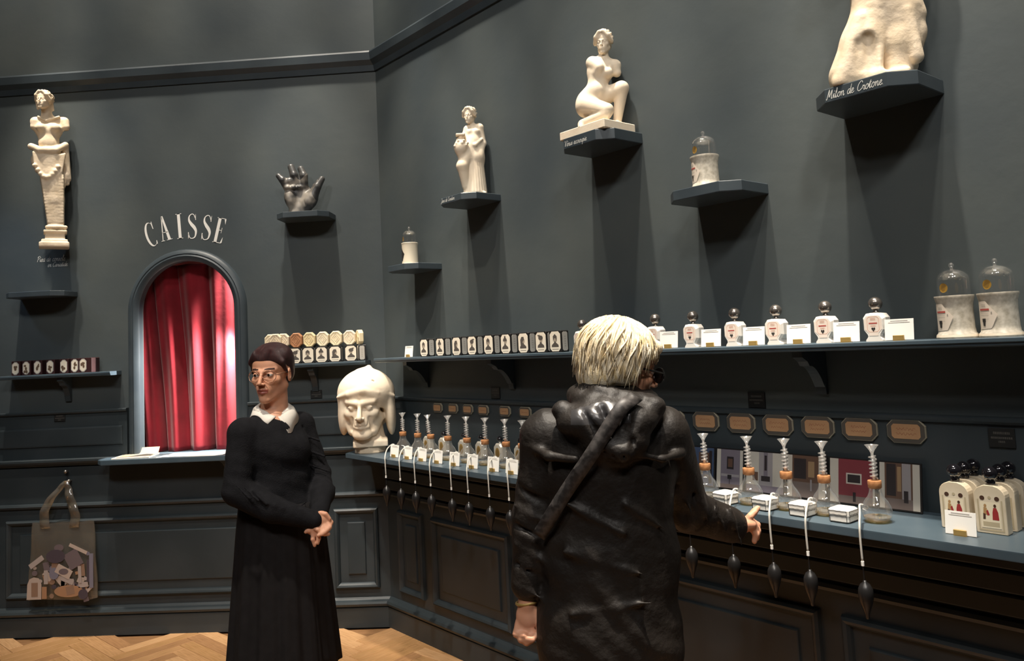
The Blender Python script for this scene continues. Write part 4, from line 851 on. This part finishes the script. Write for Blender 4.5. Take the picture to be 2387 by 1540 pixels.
s.el((-.03, -.05, .115), (.03, .022, .038), .015, op=-1).rc((-.09, -.038, .14), (.01, -.04, .125), .004, .004, .006, -1).rc((-.02, -.05, .12), (-.0, -.05, .04), .004, .005, .006, -1)
M_HAND = mat('graphite patina plaster', '8f887e', .42, col2='3c3b3a', scale=13, detail=2, lo=.42, hi=.6)
M_HANDD = mat('graphite dark patina', '3a3a3b', .38, col2='4c4b49', scale=20)
statue('hand_sculpture', 'dark grey plaster hand with spread fingers on the shelf above the soaps', B(-1.505, .1, 2.47), 0, s, .0032, [M_HAND, M_HANDD], .3081, group=None,
       matfn=lambda c: ((c[:, 2] > .225+.02*np.sin(c[:, 0]*60)) | (c[:, 0] > .062+.02*np.sin(c[:, 2]*40)) | (c[:, 0] < -.128)).astype(int))
# woman with a vase -------------------------------------------------------------
s = Sculpt(); s.sm = .01
s.tf((.05, -.004, .416), (0, 0, math.radians(160)), .37); head(s, True, True, False); s.tf()
tuft(s, ((.05, -.004, .416), (0, 0, math.radians(160)), .37), 50, .02, 3); s.rc((.055, .02, .425), (.066, .02, .39), .012, .01)
s.rc((.055, 0, .395), (.064, 0, .36), .014, .018).rc((.04, 0, .35), (.098, .004, .358), .022, .022).el((.068, 0, .325), (.042, .03, .04)).el((.05, -.022, .33), .017, .01).el((.08, -.022, .33), .017, .01)
s.rc((.066, 0, .31), (.062, 0, .28), .034, .042).chain([(.1, .002, .357), (.114, .004, .275), (.09, -.03, .2)], [.019, .0165, .012], .008).el((.086, -.034, .195), (.012, .01, .014), .006)
s.chain([(.035, 0, .348), (.012, -.015, .295), (-.012, -.045, .285)], [.018, .015, .01], .008)
s.chain([(.062, 0, .28), (.066, 0, .2), (.062, 0, .1), (.06, 0, .02)], [.045, .05, .048, .058], .02)
s.chain([(.045, -.015, .25), (.004, -.045, .15), (.018, -.03, .05)], [.04, .03, .022], .012)
for i in range(11):
    a = -2.7+.23*i; s.rc((.063+.042*math.cos(a), .042*math.sin(a), .23), (.06+.057*math.cos(a+.1), .055*math.sin(a+.1), .015), .006, .009, .004)
s.chain([(.03, -.03, .27), (.07, -.045, .255), (.105, -.02, .29)], [.009, .012, .009], .004).rc((.03, -.035, .27), (.05, -.05, .08), .012, .007, .005)
s.bx((.057, 0, .006), (.058, .05, .006), .003, .006)
s.el((.0, -.045, .245), (.036, .036, .045), .008).rc((.0, -.043, .21), (.002, -.035, .17), .022, .012, .01).rc((.0, -.045, .285), (.0, -.045, .298), .016, .016, .004).bx((.0, -.045, .308), (.02, .02, .003), .004, .003)
for i in range(8): s.el((-.03+.009*i, -.075+.003*abs(i-4), .25+.012*(i % 3)), .008, .004)
statue('vase_bearer_figure', 'white plaster standing woman in drapery holding a vase', W(1.0, .13, 2.375), -ANG, s, .0028, M_PLASTER, .1101)
# crouching figure -----------------------------------------------------------------
s = Sculpt(); s.sm = .014
s.tf((.05, -.012, .4), (-.12, 0, math.radians(165)), .42); head(s, True, True, False); s.tf()
tuft(s, ((.05, -.012, .4), (-.12, 0, math.radians(165)), .42), 60, .017, 5); s.el((.062, .04, .405), (.022, .02, .018), .01)
s.rc((.048, .0, .37), (.046, .0, .335), .019, .022).rc((.0, .0, .325), (.092, .004, .306), .026, .026, .02)
s.el((.03, .0, .285), (.058, .042, .05), .02).el((.018, -.034, .272), .021, .01).el((.06, -.034, .265), .021, .01)
s.rc((.022, 0, .26), (.008, .0, .2), .042, .045, .02).el((-.012, .0, .165), (.06, .052, .055), .02).el((.012, -.03, .195), (.035, .025, .03), .015)
s.rc((-.004, -.008, .322), (.026, -.046, .285), .025, .02, .01).rc((.092, .0, .3), (.098, .0, .272), .022, .019, .01)
s.el((-.045, .004, .14), (.04, .052, .048), .02)
s.rc((-.035, -.025, .13), (.045, -.085, .09), .044, .03, .012).rc((.04, -.088, .072), (-.055, -.035, .052), .024, .022, .006).rc((-.06, -.035, .05), (-.066, -.06, .034), .017, .012, .008)
s.rc((.01, .005, .165), (.112, -.012, .198), .042, .031, .012).rc((.114, -.014, .2), (.088, .0, .062), .029, .018, .01).rc((.088, .0, .05), (.08, -.035, .042), .015, .012, .008)
t = statue('crouching_figure', 'white plaster armless woman crouching on one knee on a square plinth', W(1.937, .115, 2.468), -ANG, s, .0028, M_PLASTER, -.0615)
b = MB(); b.box(-.125, .135, -.1, .09, 0, .036, .003); b.build('plinth', M_PLASTER, t)
# cropped athlete torso ---------------------------------------------------------------
s = Sculpt(); s.sm = .03
s.el((.05, .0, .27), (.088, .072, .08)).rc((.05, 0, .32), (.05, -.03, .5), .085, .1).el((.05, -.035, .57), (.12, .075, .075)).rc((.05, -.03, .6), (.05, -.03, .66), .042, .038)
s.rc((-.05, -.04, .58), (-.08, -.05, .52), .045, .038).rc((.14, -.03, .58), (.16, -.04, .53), .045, .038)
s.chain([(.035, 0, .25), (-.012, -.015, .14), (-.056, -.02, .04)], [.072, .066, .066], .02).chain([(.092, 0, .22), (.088, 0, .12), (.078, 0, .055)], [.07, .06, .055], .02)
s.rc((.005, -.04, .19), (-.005, -.075, .012), .02, .014, .01).rc((.04, -.045, .2), (.02, -.07, .012), .014, .012, .01)
s.el((.138, -.005, .2), (.028, .03, .03), .01).el((.142, 0, .15), (.022, .03, .04), .01).rc((.11, -.05, .2), (.125, -.04, .06), .018, .022, .01).rc((.02, -.06, .235), (.1, -.045, .2), .012, .01, .01)
s.rc((-.02, -.065, .2), (-.085, -.07, .012), .018, .022, .015); s.rc((.0, -.085, .13), (.008, -.1, .0), .02, .026, .008, -1).rc((-.025, -.09, .12), (-.028, -.1, .02), .012, .016, .008, -1).rc((.055, -.08, .17), (.045, -.08, .02), .008, .016, .01, -1)
s.bx((.0, .0, .012), (.1, .07, .008), .006, .02)
statue('torso_figure', 'large plaster fragment of an athlete, only hips and thighs in view at the top', W(3.11, .125, 2.352), -ANG, s, .0042, M_PLASTER_OLD, -.3796)
# helmeted head ------------------------------------------------------------------------
s = Sculpt(); s.sm = .02
s.el((-.052, .03, .335), (.158, .165, .135), .02).rc((-.04, .03, .45), (-.032, .03, .476), .05, .012, .03)
s.el((-.175, .035, .24), (.036, .09, .14), .03, (0, .05, 0)).el((.078, .035, .235), (.034, .09, .15), .03, (0, -.06, 0)).el((-.05, .12, .23), (.12, .07, .14), .04)
s.el((-.065, -.15, .2), (.108, .16, .138), .012, op=-1).rc((-.05, .0, .05), (-.05, -.02, .2), .115, .1, .012, -1)
s.chain([(-.205, -.03, .318), (-.15, -.108, .335), (-.071, -.142, .352), (.012, -.108, .335), (.1, -.03, .31)], [.01, .012, .014, .012, .01], .008)
s.rc((-.035, -.11, .42), (-.03, -.1, .435), .006, .006, .006, -1).el((-.01, -.098, .4), (.012, .02, .006), .006, (0, .5, 0), -1)
s.tf((-.064, -.004, .268), (-.1, 0, math.radians(170)), 1.5); s.sm = .008; head(s, False, True, False)
for x in (-1, 1):
    s.rc((x*.046, .015, -.05), (x*.038, .042, -.09), .02, .018, .018); s.el((x*.018, .07, -.099), (.016, .014, .014), .012); s.rc((x*.032, .078, -.04), (x*.037, .064, -.08), .004, .004, .01, -1); s.rc((x*.034, .079, -.035), (x*.026, .084, -.062), .003, .003, .006, -1)
    s.rc((x*.012, .088, .02), (x*.048, .07, .022), .009, .007, .008)
s.tf(); s.sm = .02
s.chain([(-.05, .05, .2), (-.044, .042, .12), (-.036, .02, .05)], [.082, .08, .092], .012)
for x, z in ((-.09, .09), (.0, .09)): s.rc((x, -.025, z+.03), (x+.02, -.055, z-.03), .012, .014, .01)
s.bx((-.035, .02, .052), (.088, .085, .012), .008, .015)
t = statue('helmet_bust', 'giant cream plaster head of a man in a pointed helmet on the counter', W(.21, .22, 1.05), -ANG, s, .0042, M_PLASTER, .2307, 'head', zcut=.036)
b = MB(); b.lathe([(.088, 0), (.09, .004), (.086, .042)], 10); b.build('socle', M_PLASTER_OLD, t, loc=(-.036*math.cos(.2307+ANG)-.02*math.sin(.2307+ANG)*1, -.036*math.sin(.2307+ANG)+.02*math.cos(.2307+ANG), 0))
# ================================================================== PEOPLE
from mathutils.bvhtree import BVHTree
def skin_mat(name, c1, c2):
    m = mat(name, c1, .5, col2=c2, scale=14, detail=2, spec=.35)
    bs = m.node_tree.nodes['Principled BSDF']; bs.inputs['Subsurface Weight'].default_value = .12; bs.inputs['Subsurface Radius'].default_value = (.012, .005, .003); bs.inputs['Subsurface Scale'].default_value = .6
    return m
M_SKIN = skin_mat('warm skin', 'd39a7a', 'dda588'); M_LIP = mat('lips', 'a35a4c', .4); M_BROW = mat('brow hair', '3a221c', .7); M_SCL = mat('eye white', 'd8d0c8', .3); M_IRIS = mat('iris', '2a1a14', .15)
def face_mats(t, rot, k, gaze=(0, 0), brow=True):
    R = eul(rot); t = np.array(t)
    def fn(c):
        p = (c-t)@R/k; x, y, z = np.abs(p[:, 0]), p[:, 1], p[:, 2]; out = np.zeros(len(p), int)
        fr = y > .055
        out[fr & (x < .023) & (z < -.0555+.0) & (z > -.0775+.25*x) & (y > .082)] = 1
        if brow: out[fr & (x > .013) & (x < .05) & (np.abs(z-(.0235+.06*(.03-np.abs(x-.034))-.0*x)) < .0034)] = 2
        e = fr & ((((x-.03)/.0135)**2+((z-.0)/.006)**2) < 1) & (y > .07); out[e] = 3
        gx = p[:, 0]-gaze[0]; ir = e & ((((np.abs(gx)-.03)/.0062)**2+((z-gaze[1])/.0062)**2) < 1); out[ir] = 4
        return out
    return fn
# ------------------------------------------------------------------ shop assistant
AO, AR_ = (-1.178, 3.3, 0), .3429
pA = thing('person', 'woman with glasses, dark sweater, white collar and long black skirt, hands clasped', 'person', AO, AR_)
hA, hrA = (-.03, 0, 1.545), (-.06, 0, math.radians(153))
s = Sculpt(); s.sm = .012; s.tf(hA, hrA, 1.0); head(s, True); s.tf(); s.sm = .02
s.rc((-.022, .016, 1.48), (-.026, .018, 1.35), .052, .058, .02).chain([(-.03, .0, 1.32), (-.015, 0, 1.1), (-.01, 0, .95)], [.085, .085, .09])
for a, e, w in (((-.15, -.09, 1.33), (-.165, -.125, 1.09), (.11, -.205, .968)), ((.085, .095, 1.335), (.145, .06, 1.1), (.135, -.15, .975))): s.chain([a, e, w], [.035, .032, .024])
for x, y in ((-.075, -.03), (.06, .04)): s.chain([(x, y, .9), (x, y, .5), (x-.005, y+.01, .08)], [.07, .05, .034]).rc((x, y+.02, .045), (x+.08, y-.1, .025), .03, .022)
s.sm = .008
s.el((.146, -.2, .966), (.036, .024, .032), .012, (0, .7, 0))
for P in ([(.165, -.2, .975), (.181, -.208, .952), (.170, -.224, .929)], [(.163, -.208, .962), (.174, -.224, .938), (.156, -.234, .922)], [(.154, -.213, .952), (.160, -.23, .928), (.143, -.238, .916)], [(.143, -.216, .944), (.146, -.232, .922), (.13, -.238, .914)], [(.14, -.21, .992), (.16, -.216, .988), (.175, -.216, .968)]): s.chain(P, [.0095, .0088, .0072], .004)
s.el((.118, -.205, .934), (.034, .02, .026), .012)
for P in ([(.112, -.212, .925), (.109, -.218, .898), (.115, -.216, .873)], [(.126, -.214, .92), (.131, -.222, .9), (.127, -.222, .882)], [(.138, -.216, .922), (.154, -.224, .914), (.169, -.224, .912)], [(.104, -.212, .938), (.093, -.214, .932), (.083, -.212, .927)], [(.118, -.222, .94), (.128, -.23, .935), (.134, -.232, .926)]): s.chain(P, [.0092, .0086, .0072], .004)
V, F = s.bake(.0062, [(2, 1.42, 1.69, .0026), (2, .86, 1.01, .003), (0, -.13, .19, .0031), (1, -.24, .11, .0032)], None, 1)
mesh_obj('body', np_mesh('body', V, F, [M_SKIN, M_LIP, M_BROW, M_SCL, M_IRIS], face_mats(hA, hrA, 1.0, (.003, 0))), pA)
M_HAIRD = mat('dark auburn hair', '2c1416', .38, col2='42201f', scale=6, stretch=(30, 30, 4), bump=.5, bscale=90, spec=.5)
s = Sculpt(); s.tf(hA, hrA, 1.0); s.sm = .012
s.el((0, -.014, .064), (.0795, .1, .066), .01).el((0, -.03, .04), (.0785, .088, .07), .01).el((0, -.05, -.005), (.07, .062, .055), .02).el((0, -.128, -.005), (.036, .034, .036), .008)
for x in (-1, 1): s.rc((x*.03, .06, .085), (x*.066, .045, .05), .018, .013, .02).rc((x*.066, .04, .05), (x*.076, .018, .005), .011, .006, .01)
s.rc((.012, .09, .095), (.012, .0, .134), .0025, .0025, .006, -1)
V, F = s.bake(.0034); mesh_obj('hair', np_mesh('hair', V, F, M_HAIRD), pA)
g = MB(); gl_ = MB()
for x in (-1, 1):
    c = [(x*.034+.0255*math.cos(a)*1.04, .0955-.012*abs(math.cos(a))*(1 if math.cos(a)*x > 0 else 0), -.004+.0235*math.sin(a)) for a in np.linspace(0, 2*PI, 26)]
    g.tube(c, .0013, 6); gl_.add([p for p in c[:-1]], [tuple(range(25))]); g.tube([(x*.0605, .083, .004), (x*.078, .03, .006), (x*.08, -.01, .004)], .0013, 6)
g.tube([(-.0085, .0965, .0), (0, .1005, .003), (.0085, .0965, .0)], .0014, 6)
go = g.build('glasses', mat('rose gold wire', 'd6a88c', .25, .8), pA, loc=hA, rot=hrA, smooth=3.1); gl_.build('lens', glass('thin lens', ior=1.25), go)
# sweater
M_KNIT = mat('black knit', '131316', .9, col2='19191c', scale=40, bump=.3, bscale=220, spec=.2)
s = Sculpt(); s.sm = .03; rz = .69
s.el((-.03, 0, 1.24), (.158, .11, .15), .04, (0, 0, rz)).el((-.012, 0, 1.09), (.15, .122, .15), .04, (0, 0, rz)).el((-.008, 0, 1.0), (.163, .14, .07), .04, (0, 0, rz))
s.rc((-.145, -.085, 1.318), (.08, .09, 1.318), .054, .054, .03).rc((-.028, .012, 1.32), (-.027, .015, 1.35), .085, .062, .04)
s.el((-.012, -.075, 1.225), (.068, .05, .062), .04).el((.055, -.03, 1.225), (.06, .055, .062), .04)
s.chain([(-.148, -.088, 1.312), (-.172, -.125, 1.1)], [.058, .055], .02).chain([(-.17, -.128, 1.09), (-.04, -.18, 1.02), (.115, -.205, .968)], [.056, .05, .036], .02)
s.chain([(.086, .092, 1.312), (.146, .06, 1.11)], [.054, .051], .02).chain([(.148, .055, 1.1), (.16, -.05, 1.04), (.138, -.155, .985)], [.052, .046, .036], .02)
rnd = random.Random(3)
for i in range(9):
    u = i/8; x = -.15+.24*u; z = 1.085-.11*u; s.rc((x-.02, -.21+.02*math.sin(4*u), z+.045), (x+.03, -.235+.01*u, z-.01+.012*rnd.random()), .004, .005, .011, 1)
for i in range(9):
    u = i/8; x = .1+.075*u; z = 1.3-.26*u; s.rc((x-.035, .01-.04*u, z+.02), (x+.045, .0-.05*u, z-.015), .005, .005, .01, 1 if i % 2 else -1)
for i in range(6): a = i*.9; s.rc((-.12+.04*i, -.14, 1.0+.02*math.sin(a)), (-.07+.04*i, -.15, 1.05+.02*math.cos(a)), .004, .004, .012, -1 if i % 2 else 1)
s.rc((-.028, .015, 1.36), (-.026, .02, 1.46), .062, .066, .01, -1)
V, F = s.bake(.0055, (), lambda X, Y, Z: .0016*np.sin(38*X+22*Z+9*np.sin(11*Z))*np.sin(30*Y+17*Z), 1)
mesh_obj('sweater', np_mesh('sweater', V, F, M_KNIT), pA)
bvA = BVHTree.FromPolygons([tuple(v) for v in V], [tuple(f) for f in F])
# collar
b = MB(); R0, R1, R2, R25, R3 = [], [], [], [], []; n = 44; c0 = (-.027, .012); na = -1.42
for i in range(n+1):
    u = i/n; a = na+.06+(2*PI-.12)*u; e = math.exp(-((min(u, 1-u))/.08)**2); fr = math.cos(a-na)
    zt = 1.412-.02*fr-.012*e; ca, sa = math.cos(a), math.sin(a)
    R0.append((c0[0]+.057*ca, c0[1]+.057*sa, zt-.012)); R1.append((c0[0]+.06*ca, c0[1]+.06*sa, zt)); R2.append((c0[0]+.066*ca, c0[1]+.066*sa, zt-.002))
    def top(r): 
        h = bvA.ray_cast(Vector((c0[0]+r*ca, c0[1]+r*sa, 2)), Vector((0, 0, -1))); return (h[0].z if h[0] else 1.36)
    sp_ = .3*e*(1 if u < .5 else -1); ro = .1+.014*e; rm = .083; R25.append((c0[0]+rm*ca, c0[1]+rm*sa, max(zt-.014, top(rm)+.007))); ca, sa = math.cos(a+sp_), math.sin(a+sp_); R3.append((c0[0]+ro*ca, c0[1]+ro*sa, min(zt-.012, top(ro)+.005)))
b.loft([R0, R1, R2, R25, R3], cap=False, closed=False); o = b.build('collar', mat('white shirt cotton', 'e6dfd4', .8), pA, smooth=3.1); m_ = o.modifiers.new('thick', 'SOLIDIFY'); m_.thickness = .003
# skirt
M_SKIRT = mat('black skirt cloth', '151314', .8, col2='1a1819', scale=30, spec=.25)
def skirt_panel(name, a0, a1, off, hem, n, top=1.02):
    b = MB(); rows = []
    for j in range(15):
        t = j/14; z = top+(hem-top)*t; row = []
        for i in range(n+1):
            a = a0+(a1-a0)*i/n; r = np.interp(z, [.3, .6, .9, 1.02], [.222, .197, .172, .158])+off; r += (.009*math.cos(13*a)+.005*math.cos(29*a+1))*t**.8
            row.append((-.006+r*math.cos(a), r*.86*math.sin(a), z+.004*math.sin(5*a)*t))
        rows.append(row)
    b.loft(rows, cap=False, closed=False); o = b.build(name, M_SKIRT, pA, smooth=3.1); m_ = o.modifiers.new('thick', 'SOLIDIFY'); m_.thickness = .004
skirt_panel('skirt', 0, 2*PI, 0, .362, 110); skirt_panel('skirt_wrap', -.98, -3.9, .011, .335, 64)
for x, y in ((-.075, -.03), (.06, .04)):
    b = MB(); b.loft([[(x+.025+l*.062-w*.0, y-.03-l*.08+0, 0) if False else (x+.04+(l*.64+w*.77)*1.0, y-.04+(-l*.77+w*.64), z) for l, w in [(.13*math.cos(q)*sc_, .045*math.sin(q)*sc_) for q in np.linspace(0, 2*PI, 17)[:-1]]] for z, sc_ in ((.0, .97), (.02, 1), (.045, .9), (.075, .55))]); b.build('shoe', M_RUBBER, pA, smooth=.8)
# ------------------------------------------------------------------ blond customer
CO, CR = (.122, 2.2, 0), -.0552
pC = thing('person', 'blond customer in a long black hooded coat seen from behind, reaching towards the counter', 'person', CO, CR)
hC, hrC = (.043, .02, 1.54), (-.22, .06, math.radians(-64))
s = Sculpt(); s.sm = .012; s.tf(hC, hrC, 1.0); head(s, True); s.tf(); s.sm = .02
s.rc((.03, .01, 1.5), (.0, .0, 1.38), .055, .06).chain([(-.01, 0, 1.3), (-.02, 0, 1.0)], [.1, .1])
for a, e, w in (((-.18, 0, 1.35), (-.226, .01, 1.12), (-.246, -.005, .925)), ((.15, .02, 1.345), (.208, .14, 1.125), (.362, .243, 1.052))): s.chain([a, e, w], [.035, .032, .025])
for x in (-.12, .05): s.chain([(x, .0, .9), (x, .01, .5), (x, .02, .07)], [.08, .055, .04])
s.sm = .008
s.el((-.248, -.004, .888), (.031, .022, .038), .012)
for P in ([(-.272, -.006, .872), (-.279, -.016, .846), (-.256, -.028, .846)], [(-.262, -.008, .864), (-.266, -.022, .834), (-.244, -.03, .838)], [(-.25, -.008, .86), (-.252, -.022, .826), (-.234, -.03, .836)], [(-.238, -.006, .862), (-.237, -.018, .834), (-.226, -.026, .844)], [(-.226, -.008, .905), (-.215, -.016, .876), (-.218, -.02, .852)]): s.chain(P, [.0105, .0098, .0082], .004)
s.el((.382, .25, 1.06), (.028, .034, .02), .012, (0, .3, .6))
for P in ([(.395, .262, 1.074), (.412, .27, 1.088), (.424, .276, 1.098)], [(.402, .262, 1.062), (.418, .27, 1.05), (.416, .272, 1.028)], [(.402, .252, 1.052), (.416, .258, 1.036), (.412, .26, 1.014)], [(.398, .244, 1.046), (.409, .248, 1.028), (.403, .25, 1.008)], [(.378, .236, 1.066), (.394, .236, 1.083), (.41, .244, 1.094)]): s.chain(P, [.0105, .0096, .008], .004)
V, F = s.bake(.0062, [(2, 1.43, 1.69, .003), (2, .815, .93, .003), (2, .99, 1.12, .0032), (0, -.29, -.2, .0032), (0, -.06, .17, .0034), (0, .35, .44, .0032), (1, -.08, .16, .0036), (1, .21, .3, .0034)], None, 1)
mesh_obj('body', np_mesh('body', V, F, [M_SKIN, M_LIP, M_BROW, M_SCL, M_IRIS], face_mats(hC, hrC, 1.0)), pC)
# coat
M_COAT = mat('black nylon coat', '1c1815', .56, col2='25201c', scale=7, bump=.5, bscale=30, spec=.35)
s = Sculpt(); s.sm = .04
s.el((-.015, .0, 1.26), (.185, .125, .16), .05).el((-.018, .0, 1.06), (.186, .13, .22), .05).el((-.032, .0, .84), (.196, .14, .25), .05).el((-.036, .01, .6), (.207, .155, .2), .05)
s.rc((-.17, .0, 1.372), (.145, .02, 1.366), .062, .062, .04).rc((-.0, -.02, 1.38), (.02, .0, 1.44), .105, .08, .04)
s.chain([(-.178, .0, 1.36), (-.222, .008, 1.13)], [.064, .056], .02).chain([(-.222, .008, 1.12), (-.243, -.004, .972)], [.055, .045], .015)
s.chain([(.152, .02, 1.352), (.206, .13, 1.135)], [.066, .06], .02).chain([(.208, .135, 1.125), (.334, .224, 1.062)], [.062, .05], .015)
# collar rolls and hood hanging on the back
for r, z, rr, dx in ((.078, 1.478, .026, .03), (.098, 1.446, .03, .02)):
    pts = [(dx+r*math.cos(a), .0+r*math.sin(a), z+.034*math.cos(a-2.4)-.012*math.sin(a)-.006) for a in np.linspace(0, 2*PI, 15)]; s.chain(pts, [rr]*15, .012)
s.el((-.005, -.1, 1.405), (.13, .06, .055), .02).el((.02, -.115, 1.355), (.085, .045, .05), .03).rc((-.12, -.085, 1.44), (.03, -.14, 1.335), .026, .024, .015).rc((.12, -.075, 1.435), (.03, -.14, 1.33), .028, .024, .015)
for x0, x1 in ((-.07, -.02), (-.02, .01), (.035, .03), (.08, .05)): s.rc((x0, -.135, 1.45), (x1, -.165, 1.365), .007, .011, .01, -1)
for i in range(10): s.rc((-.11+.024*i, -.145, 1.40-.06*math.sin(PI*i/9)), (-.1+.022*i, -.16, 1.375-.06*math.sin(PI*i/9)), .004, .004, .006, -1)
# yoke flaps and seams
s.chain([(-.222, -.03, 1.345), (-.16, -.1, 1.322), (-.09, -.13, 1.318)], [.011, .012, .01], .012).chain([(.06, -.125, 1.325), (.13, -.095, 1.305), (.185, -.03, 1.31)], [.01, .012, .011], .012)
for (p, q_, r) in (((-.14, -.12, 1.215), (.02, -.138, 1.13), .012), ((-.13, -.12, 1.08), (.06, -.138, 1.03), .013), ((.03, -.13, 1.2), (.15, -.09, 1.11), .011), ((-.12, -.128, .93), (.08, -.14, .96), .012)):
    s.rc((p[0], p[1]+.008, p[2]), (q_[0], q_[1]+.008, q_[2]), r*.7, r*.3, .014)
for i in range(9):
    u = i/8; x, y, z = .165+.19*u, .09+.15*u, 1.19-.14*u+.02*math.sin(PI*u); s.rc((x-.005, y-.07, z+.05), (x+.02, y-.07, z-.05), .004, .004, .014, 1 if i % 2 else -1)
for i in range(6): u = i/5; s.rc((-.265, -.03, 1.24-.26*u), (-.19, -.052, 1.2-.26*u), .004, .004, .014, 1 if i % 2 else -1)
V, F = s.bake(.006, (), lambda X, Y, Z: .0032*np.sin(13*X+24*Z+5*np.sin(7*Z+6*X)+2*np.sin(15*X))*np.cos(9*Z-17*X+3*np.sin(11*Z))+.0012*np.sin(38*X+29*Z+4*np.sin(17*Z))*np.sin(31*Z-22*X), 1)
M_SATIN = mat('grey satin lining', '3c3b3c', .3, col2='2c2b2c', scale=9, spec=.6)
mesh_obj('coat', np_mesh('coat', V, F, [M_COAT, M_SATIN], lambda c: ((c[:, 1] < -.04) & (c[:, 2] > 1.405) & (c[:, 2] < 1.462-.25*np.abs(c[:, 0]+.01)) & (np.abs(c[:, 0]+.02) < .075)).astype(int)), pC)
bv = BVHTree.FromPolygons([tuple(v) for v in V], [tuple(f) for f in F])
P = spline([(.075, 1.47), (.03, 1.44), (-.05, 1.33), (-.13, 1.22), (-.2, 1.115)], 10); b = MB(); L = []
for i, (x, z) in enumerate(P):
    for e in (-1, 0, 1):
        px, pz = x+e*.018*.8, z-e*.018*.6; h = bv.ray_cast(Vector((px, -1, pz)), Vector((0, 1, 0))); L.append((px, (h[0].y if h[0] else -.1)-.005, pz))
n = len(P); ys = np.array([p[1] for p in L]).reshape(n, 3); ys = ys.min(1); ys = np.array([ys[max(0, i-4):i+5].min() for i in range(n)]); ys = np.convolve(np.pad(ys, 3, 'edge'), np.ones(7)/7, 'valid')
b.loft([[(L[3*i+e][0], ys[i], L[3*i+e][2]) for i in range(n)] for e in range(3)], cap=False, closed=False)
o = b.build('bag_strap', mat('mottled strap webbing', '2d2a29', .5, col2='4a4644', scale=70, detail=2), pC, smooth=3.1); m_ = o.modifiers.new('thick', 'SOLIDIFY'); m_.thickness = .004
b = MB(); b.tube([(-.246+.03*math.cos(a), -.004+.024*math.sin(a), .925+.004*math.cos(a)) for a in np.linspace(0, 2*PI, 20)], .004, 6); b.build('bracelet', M_BRASS, pC, smooth=3.1)
b = MB()
for x in (-1, 1):
    c = [(x*.034+.026*math.cos(a), .1, -.004+.02*math.sin(a)) for a in np.linspace(0, 2*PI, 20)]; b.tube(c, .0025, 6); b.add([(p[0], p[1]-.001, p[2]) for p in c[:-1]], [tuple(range(19))]); b.tube([(x*.06, .095, .003), (x*.079, .03, .006), (x*.084, -.01, .004)], .003, 6)
b.build('sunglasses', mat('black acetate', '151414', .2), pC, loc=hC, rot=hrC)
# hair: cap plus locks
M_BLOND = mat('blond hair', 'f6ead0', .5, col2='e2c996', scale=9, stretch=(12, 12, 3), detail=5, bump=.4, bscale=60, spec=.5)
s = Sculpt(); s.tf(hC, hrC, 1.0); s.sm = .02
s.el((0, -.026, .045), (.09, .104, .08), .02).el((0, -.07, -.02), (.08, .055, .072), .03)
for x in (-1, 1): s.el((x*.07, -.025, .005), (.024, .045, .055), .02)
s.rc((-.045, .068, .068), (.045, .068, .068), .022, .022, .02)
V, F = s.bake(.0045); hr = mesh_obj('hair', np_mesh('hair', V, F, M_BLOND), pC)
rnd = random.Random(11); b = MB(); R = eul(hrC); T0 = np.array(hC)
for i in range(420):
    a = rnd.uniform(0, 2*PI); lat0 = rnd.uniform(.75, 1.5)**1.0; ln = rnd.uniform(.9, 1.45); pts = []; sw = rnd.uniform(-.5, .5); rad = rnd.uniform(1.0, 1.07)
    front = math.sin(a) > .45
    if front: ln *= .8
    for j in range(7):
        t = j/6; la = lat0-ln*t*1.35; aa = a+sw*t*.5+.05*math.sin(7*t+i)
        r = rad-.04+.06*t*t+.02*math.sin(3*t+i)
        if la > 0: p = np.array([.098*math.cos(la)*math.cos(aa)*r, -.022+.112*math.cos(la)*math.sin(aa)*r, .045+.09*math.sin(la)*r])
        else: p = np.array([.098*math.cos(aa)*r*(1+.12*la), -.024+.112*math.sin(aa)*r*(1+.1*la), .045+.1*la])
        if (p[1] > .05 and p[2] < .022) or (p[1] > .015 and p[2] < -.01): break
        pts.append(tuple(R@p+T0))
    if len(pts) > 2: b.tube(pts, [.0035*(1-.75*(j/(len(pts)-1))**2) for j in range(len(pts))], 4)
b.build('locks', M_BLOND, hr, smooth=3.1)
for x in (-.12, .05):
    b = MB(); b.loft([[(x+.045*math.cos(q)*sc_, .05+.13*math.sin(q)*sc_, z) for q in np.linspace(0, 2*PI, 17)[:-1]] for z, sc_ in ((.0, .97), (.02, 1), (.05, .9), (.085, .55))]); b.build('shoe', M_RUBBER, pC, smooth=.8)
    b = MB(); b.lathe([(.06, .05), (.065, .2), (.08, .5), (.095, .75)], 16, (x, .015, 0)); b.build('trouser_leg', M_SKIRT, pC, smooth=3.1)
